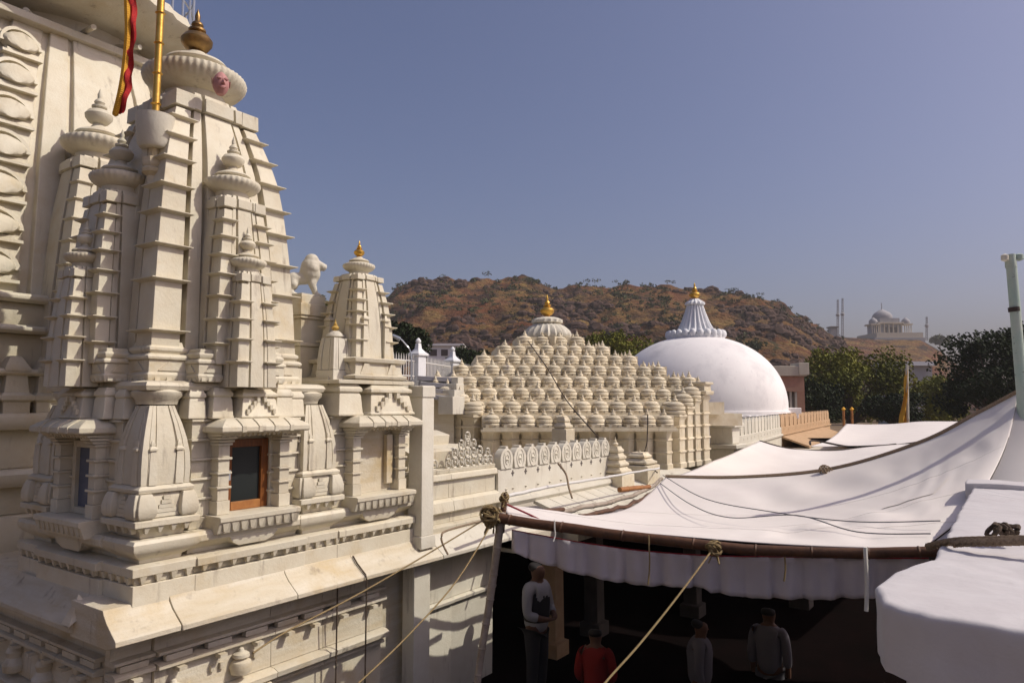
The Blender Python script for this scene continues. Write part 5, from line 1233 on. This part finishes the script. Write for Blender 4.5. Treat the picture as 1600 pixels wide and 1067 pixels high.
# ------------------------------------------------------------------ people in the shade
def person(px, yhead, F, label, shirt, trousers, pose='stand', face=0, height=1.68):
    c = at(px, yhead, F); z0 = c.z-height; b = Vector((c.x, c.y, z0)); H = height
    fd = (-FV*math.cos(face)+RV*math.sin(face)); sd_ = Vector((-fd.y, fd.x, 0))
    t = thing('person', b, label, 'person')
    P = lambda s, f, z: b + sd_*(s*H) + fd*(f*H) + Vector((0,0,z*H))
    V = [(P(0,0,.52),.085*H),(P(0,0,.62),.075*H),(P(0,.0,.74),.088*H),(P(0,0,.815),.06*H),(P(0,.008,.86),.038*H),(P(0,.016,.895),.054*H),(P(0,.016,.94),.062*H),(P(0,.012,.97),.045*H)]
    E_ = [(0,1),(1,2),(2,3),(3,4),(4,5),(5,6),(6,7)]
    arms = {'stand': [(.115,.0,.79,.034),(.14,.0,.63,.028),(.11,.10,.53,.022),(.09,.13,.50,.02)],
            'hold': [(.115,.0,.79,.034),(.145,.02,.63,.028),(.06,.13,.60,.023),(.03,.15,.60,.02)],
            'down': [(.115,.0,.79,.034),(.135,-.01,.63,.028),(.135,.03,.48,.022),(.13,.045,.43,.02)]}[pose]
    hands = []
    for s in (-1, 1):
        n0 = len(V); V += [(P(s*a, f, z), r*H) for a, f, z, r in arms]; E_ += [(3,n0)]+[(n0+i,n0+i+1) for i in range(3)]
        hp = V[-1][0]; dr = (V[-1][0]-V[-2][0]).normalized()
        for q in range(4):
            n1 = len(V); o = sd_*((q-1.5)*.017)
            V += [(hp+o+dr*.045,.009),(hp+o+dr*(.075+.008*(1-abs(q-1.5)))+fd*-.01,.008)]; E_ += [(n0+3,n1),(n1,n1+1)]
        n1 = len(V); V += [(hp-sd_*s*.035+dr*.02,.010),(hp-sd_*s*.04+dr*.05,.009)]; E_ += [(n0+3,n1),(n1,n1+1)]
        n0 = len(V); V += [(P(s*.055,0,.47),.058*H),(P(s*.06,.01,.28),.036*H),(P(s*.06,-.01,.045),.026*H),(P(s*.062,.055,.022),.022*H)]; E_ += [(0,n0),(n0,n0+1),(n0+1,n0+2),(n0+2,n0+3)]
    skin_fig('body', V, E_, t, M['skin'], 1, 0)
    S = [(P(0,0,.455),.105*H),(P(0,0,.63),.102*H),(P(0,0,.74),.112*H),(P(0,0,.832),.070*H)]; SE = [(0,1),(1,2),(2,3)]
    for s in (-1, 1):
        n0 = len(S); S += [(P(s*arms[0][0],arms[0][1],arms[0][2]),.046*H),(P(s*arms[1][0],arms[1][1],arms[1][2]),.040*H),((P(s*arms[1][0],arms[1][1],arms[1][2])*.35+P(s*arms[2][0],arms[2][1],arms[2][2])*.65),.034*H)]; SE += [(3,n0),(n0,n0+1),(n0+1,n0+2)]
    skin_fig('shirt', S, SE, t, shirt, 2, 0)
    T = [(P(0,0,.56),.09*H)]; TE = []
    for s in (-1, 1):
        n0 = len(T); T += [(P(s*.055,0,.46),.066*H),(P(s*.06,.01,.28),.05*H),(P(s*.06,-.005,.06),.042*H)]; TE += [(0,n0),(n0,n0+1),(n0+1,n0+2)]
    skin_fig('trousers', T, TE, t, trousers, 2, 0)
    skin_fig('hair', [(P(0,-.014,.915),.056*H),(P(0,-.006,.955),.064*H),(P(0,.002,.98),.052*H)], [(0,1),(1,2)], t, M['hair'], 2, 0)
    hd = P(0,.065,.925)
    MB().rings([[hd+sd_*.008-fd*.01+Vector((0,0,.02)),hd-sd_*.008-fd*.01+Vector((0,0,.02)),hd+Vector((0,0,.018))],[hd+sd_*.016-fd*.01-Vector((0,0,.02)),hd-sd_*.016-fd*.01-Vector((0,0,.02)),hd+fd*.02-Vector((0,0,.016))]]).build('nose', M['skin'], t)
    return t, P, fd, sd_
t, P, fd, sd_ = person(838, 876, 9.4, 'man in dark waistcoat over a white shirt, looking down under the awning', M['shirt'], M['darkcloth'], 'hold', .9)
skin_fig('waistcoat', [(P(0,0,.49),.106*1.68),(P(0,0,.64),.108*1.68),(P(0,0,.75),.118*1.68),(P(0,0,.80),.082*1.68)], [(0,1),(1,2),(2,3)], t, M['darkcloth'], 2, 0)
person(930, 978, 8.6, 'person in a red shirt with dark hair, seen from behind in the shade', M['redcloth'], M['darkcloth'], 'stand', math.pi-.2, 1.45)
person(1092, 965, 9.6, 'stooping person in a pale shirt in the dark under the awning', M['dimshirt'], M['greycloth'], 'down', 1.3, 1.62)
person(1200, 945, 9.8, 'person in a long pale shirt darkened for the shade, rightmost under the awning', M['dimshirt'], M['greycloth'], 'down', 2.6, 1.66)
# pillars and back wall of the covered court
for i, (px, F) in enumerate(((862,10.6),(925,11.5),(1075,12.5),(1240,13.0))):
    p = W(F, (px-800)/FPX*F, 0); t = thing('court_pillar', (p.x,p.y,FLOOR), 'stone pillar in the dark courtyard, %s from the left under the awning' % ('first','second','third','fourth')[i], 'pillar')
    MB().rloft(p.x, p.y, [(FLOOR,.17),(FLOOR+.2,.17),(FLOOR+.22,.12),(-1.75,.11)]).build('shaft', M['sandstone' if i == 0 else 'shadestone'], t, bev=.01); MB().rloft(p.x, p.y, [(-1.75,.15),(-1.62,.2)]).build('capital', M['shadestone'], t, bev=.01)
bw = thing('court_wall', W(26,4,FLOOR), 'dark rear wall closing the covered courtyard below the awnings', 'wall')
MB().box(-10, 24, -.3, 0, FLOOR, -1.5).xf(frame(W(30,8,0), RV, -FV)).build('masonry', M['deep_shade'], bw)

# ------------------------------------------------------------------ unseen building added behind the viewer to shade left-hand faces
rbd = thing('unseen_shade_building', W(-6, -4, FLOOR), 'plain cream building added unseen behind the viewpoint to shade the left-hand faces', 'building')
f_ = frame(W(-2.2, -4, 0), RV, FV)
MB().box(-14, -1.2, -6, 0, FLOOR, 5.0).xf(f_).build('wall', M['cream'], rbd)
MB().box(-14.2, -1.0, -6.2, .25, 5.002, 5.3).xf(f_).build('roof_slab', M['cream'], rbd)
for i in range(3):
    MB().box(-12.5+3.2*i, -11+3.2*i, .0, .04, -.4, 1.6).xf(f_).build('window', M['roof_and_shade'], rbd)
# ------------------------------------------------------------------ haze
hz = MB().rings([[W(-40,-260,FLOOR-3), W(-40,320,FLOOR-3), W(640,320,FLOOR-3), W(640,-260,FLOOR-3)], [W(-40,-260,75), W(-40,320,75), W(640,320,75), W(640,-260,75)]])
vm = bpy.data.materials.new('haze'); vm.use_nodes = True; n = vm.node_tree; n.nodes.remove(n.nodes['Principled BSDF'])
pv_ = n.nodes.new('ShaderNodeVolumePrincipled'); pv_.inputs['Color'].default_value = (1,.96,.92,1); pv_.inputs['Density'].default_value = .00032
n.links.new(pv_.outputs[0], n.nodes['Material Output'].inputs['Volume'])
ho_ = hz.build('haze', vm, smooth=False); ho_['kind'] = 'stuff'
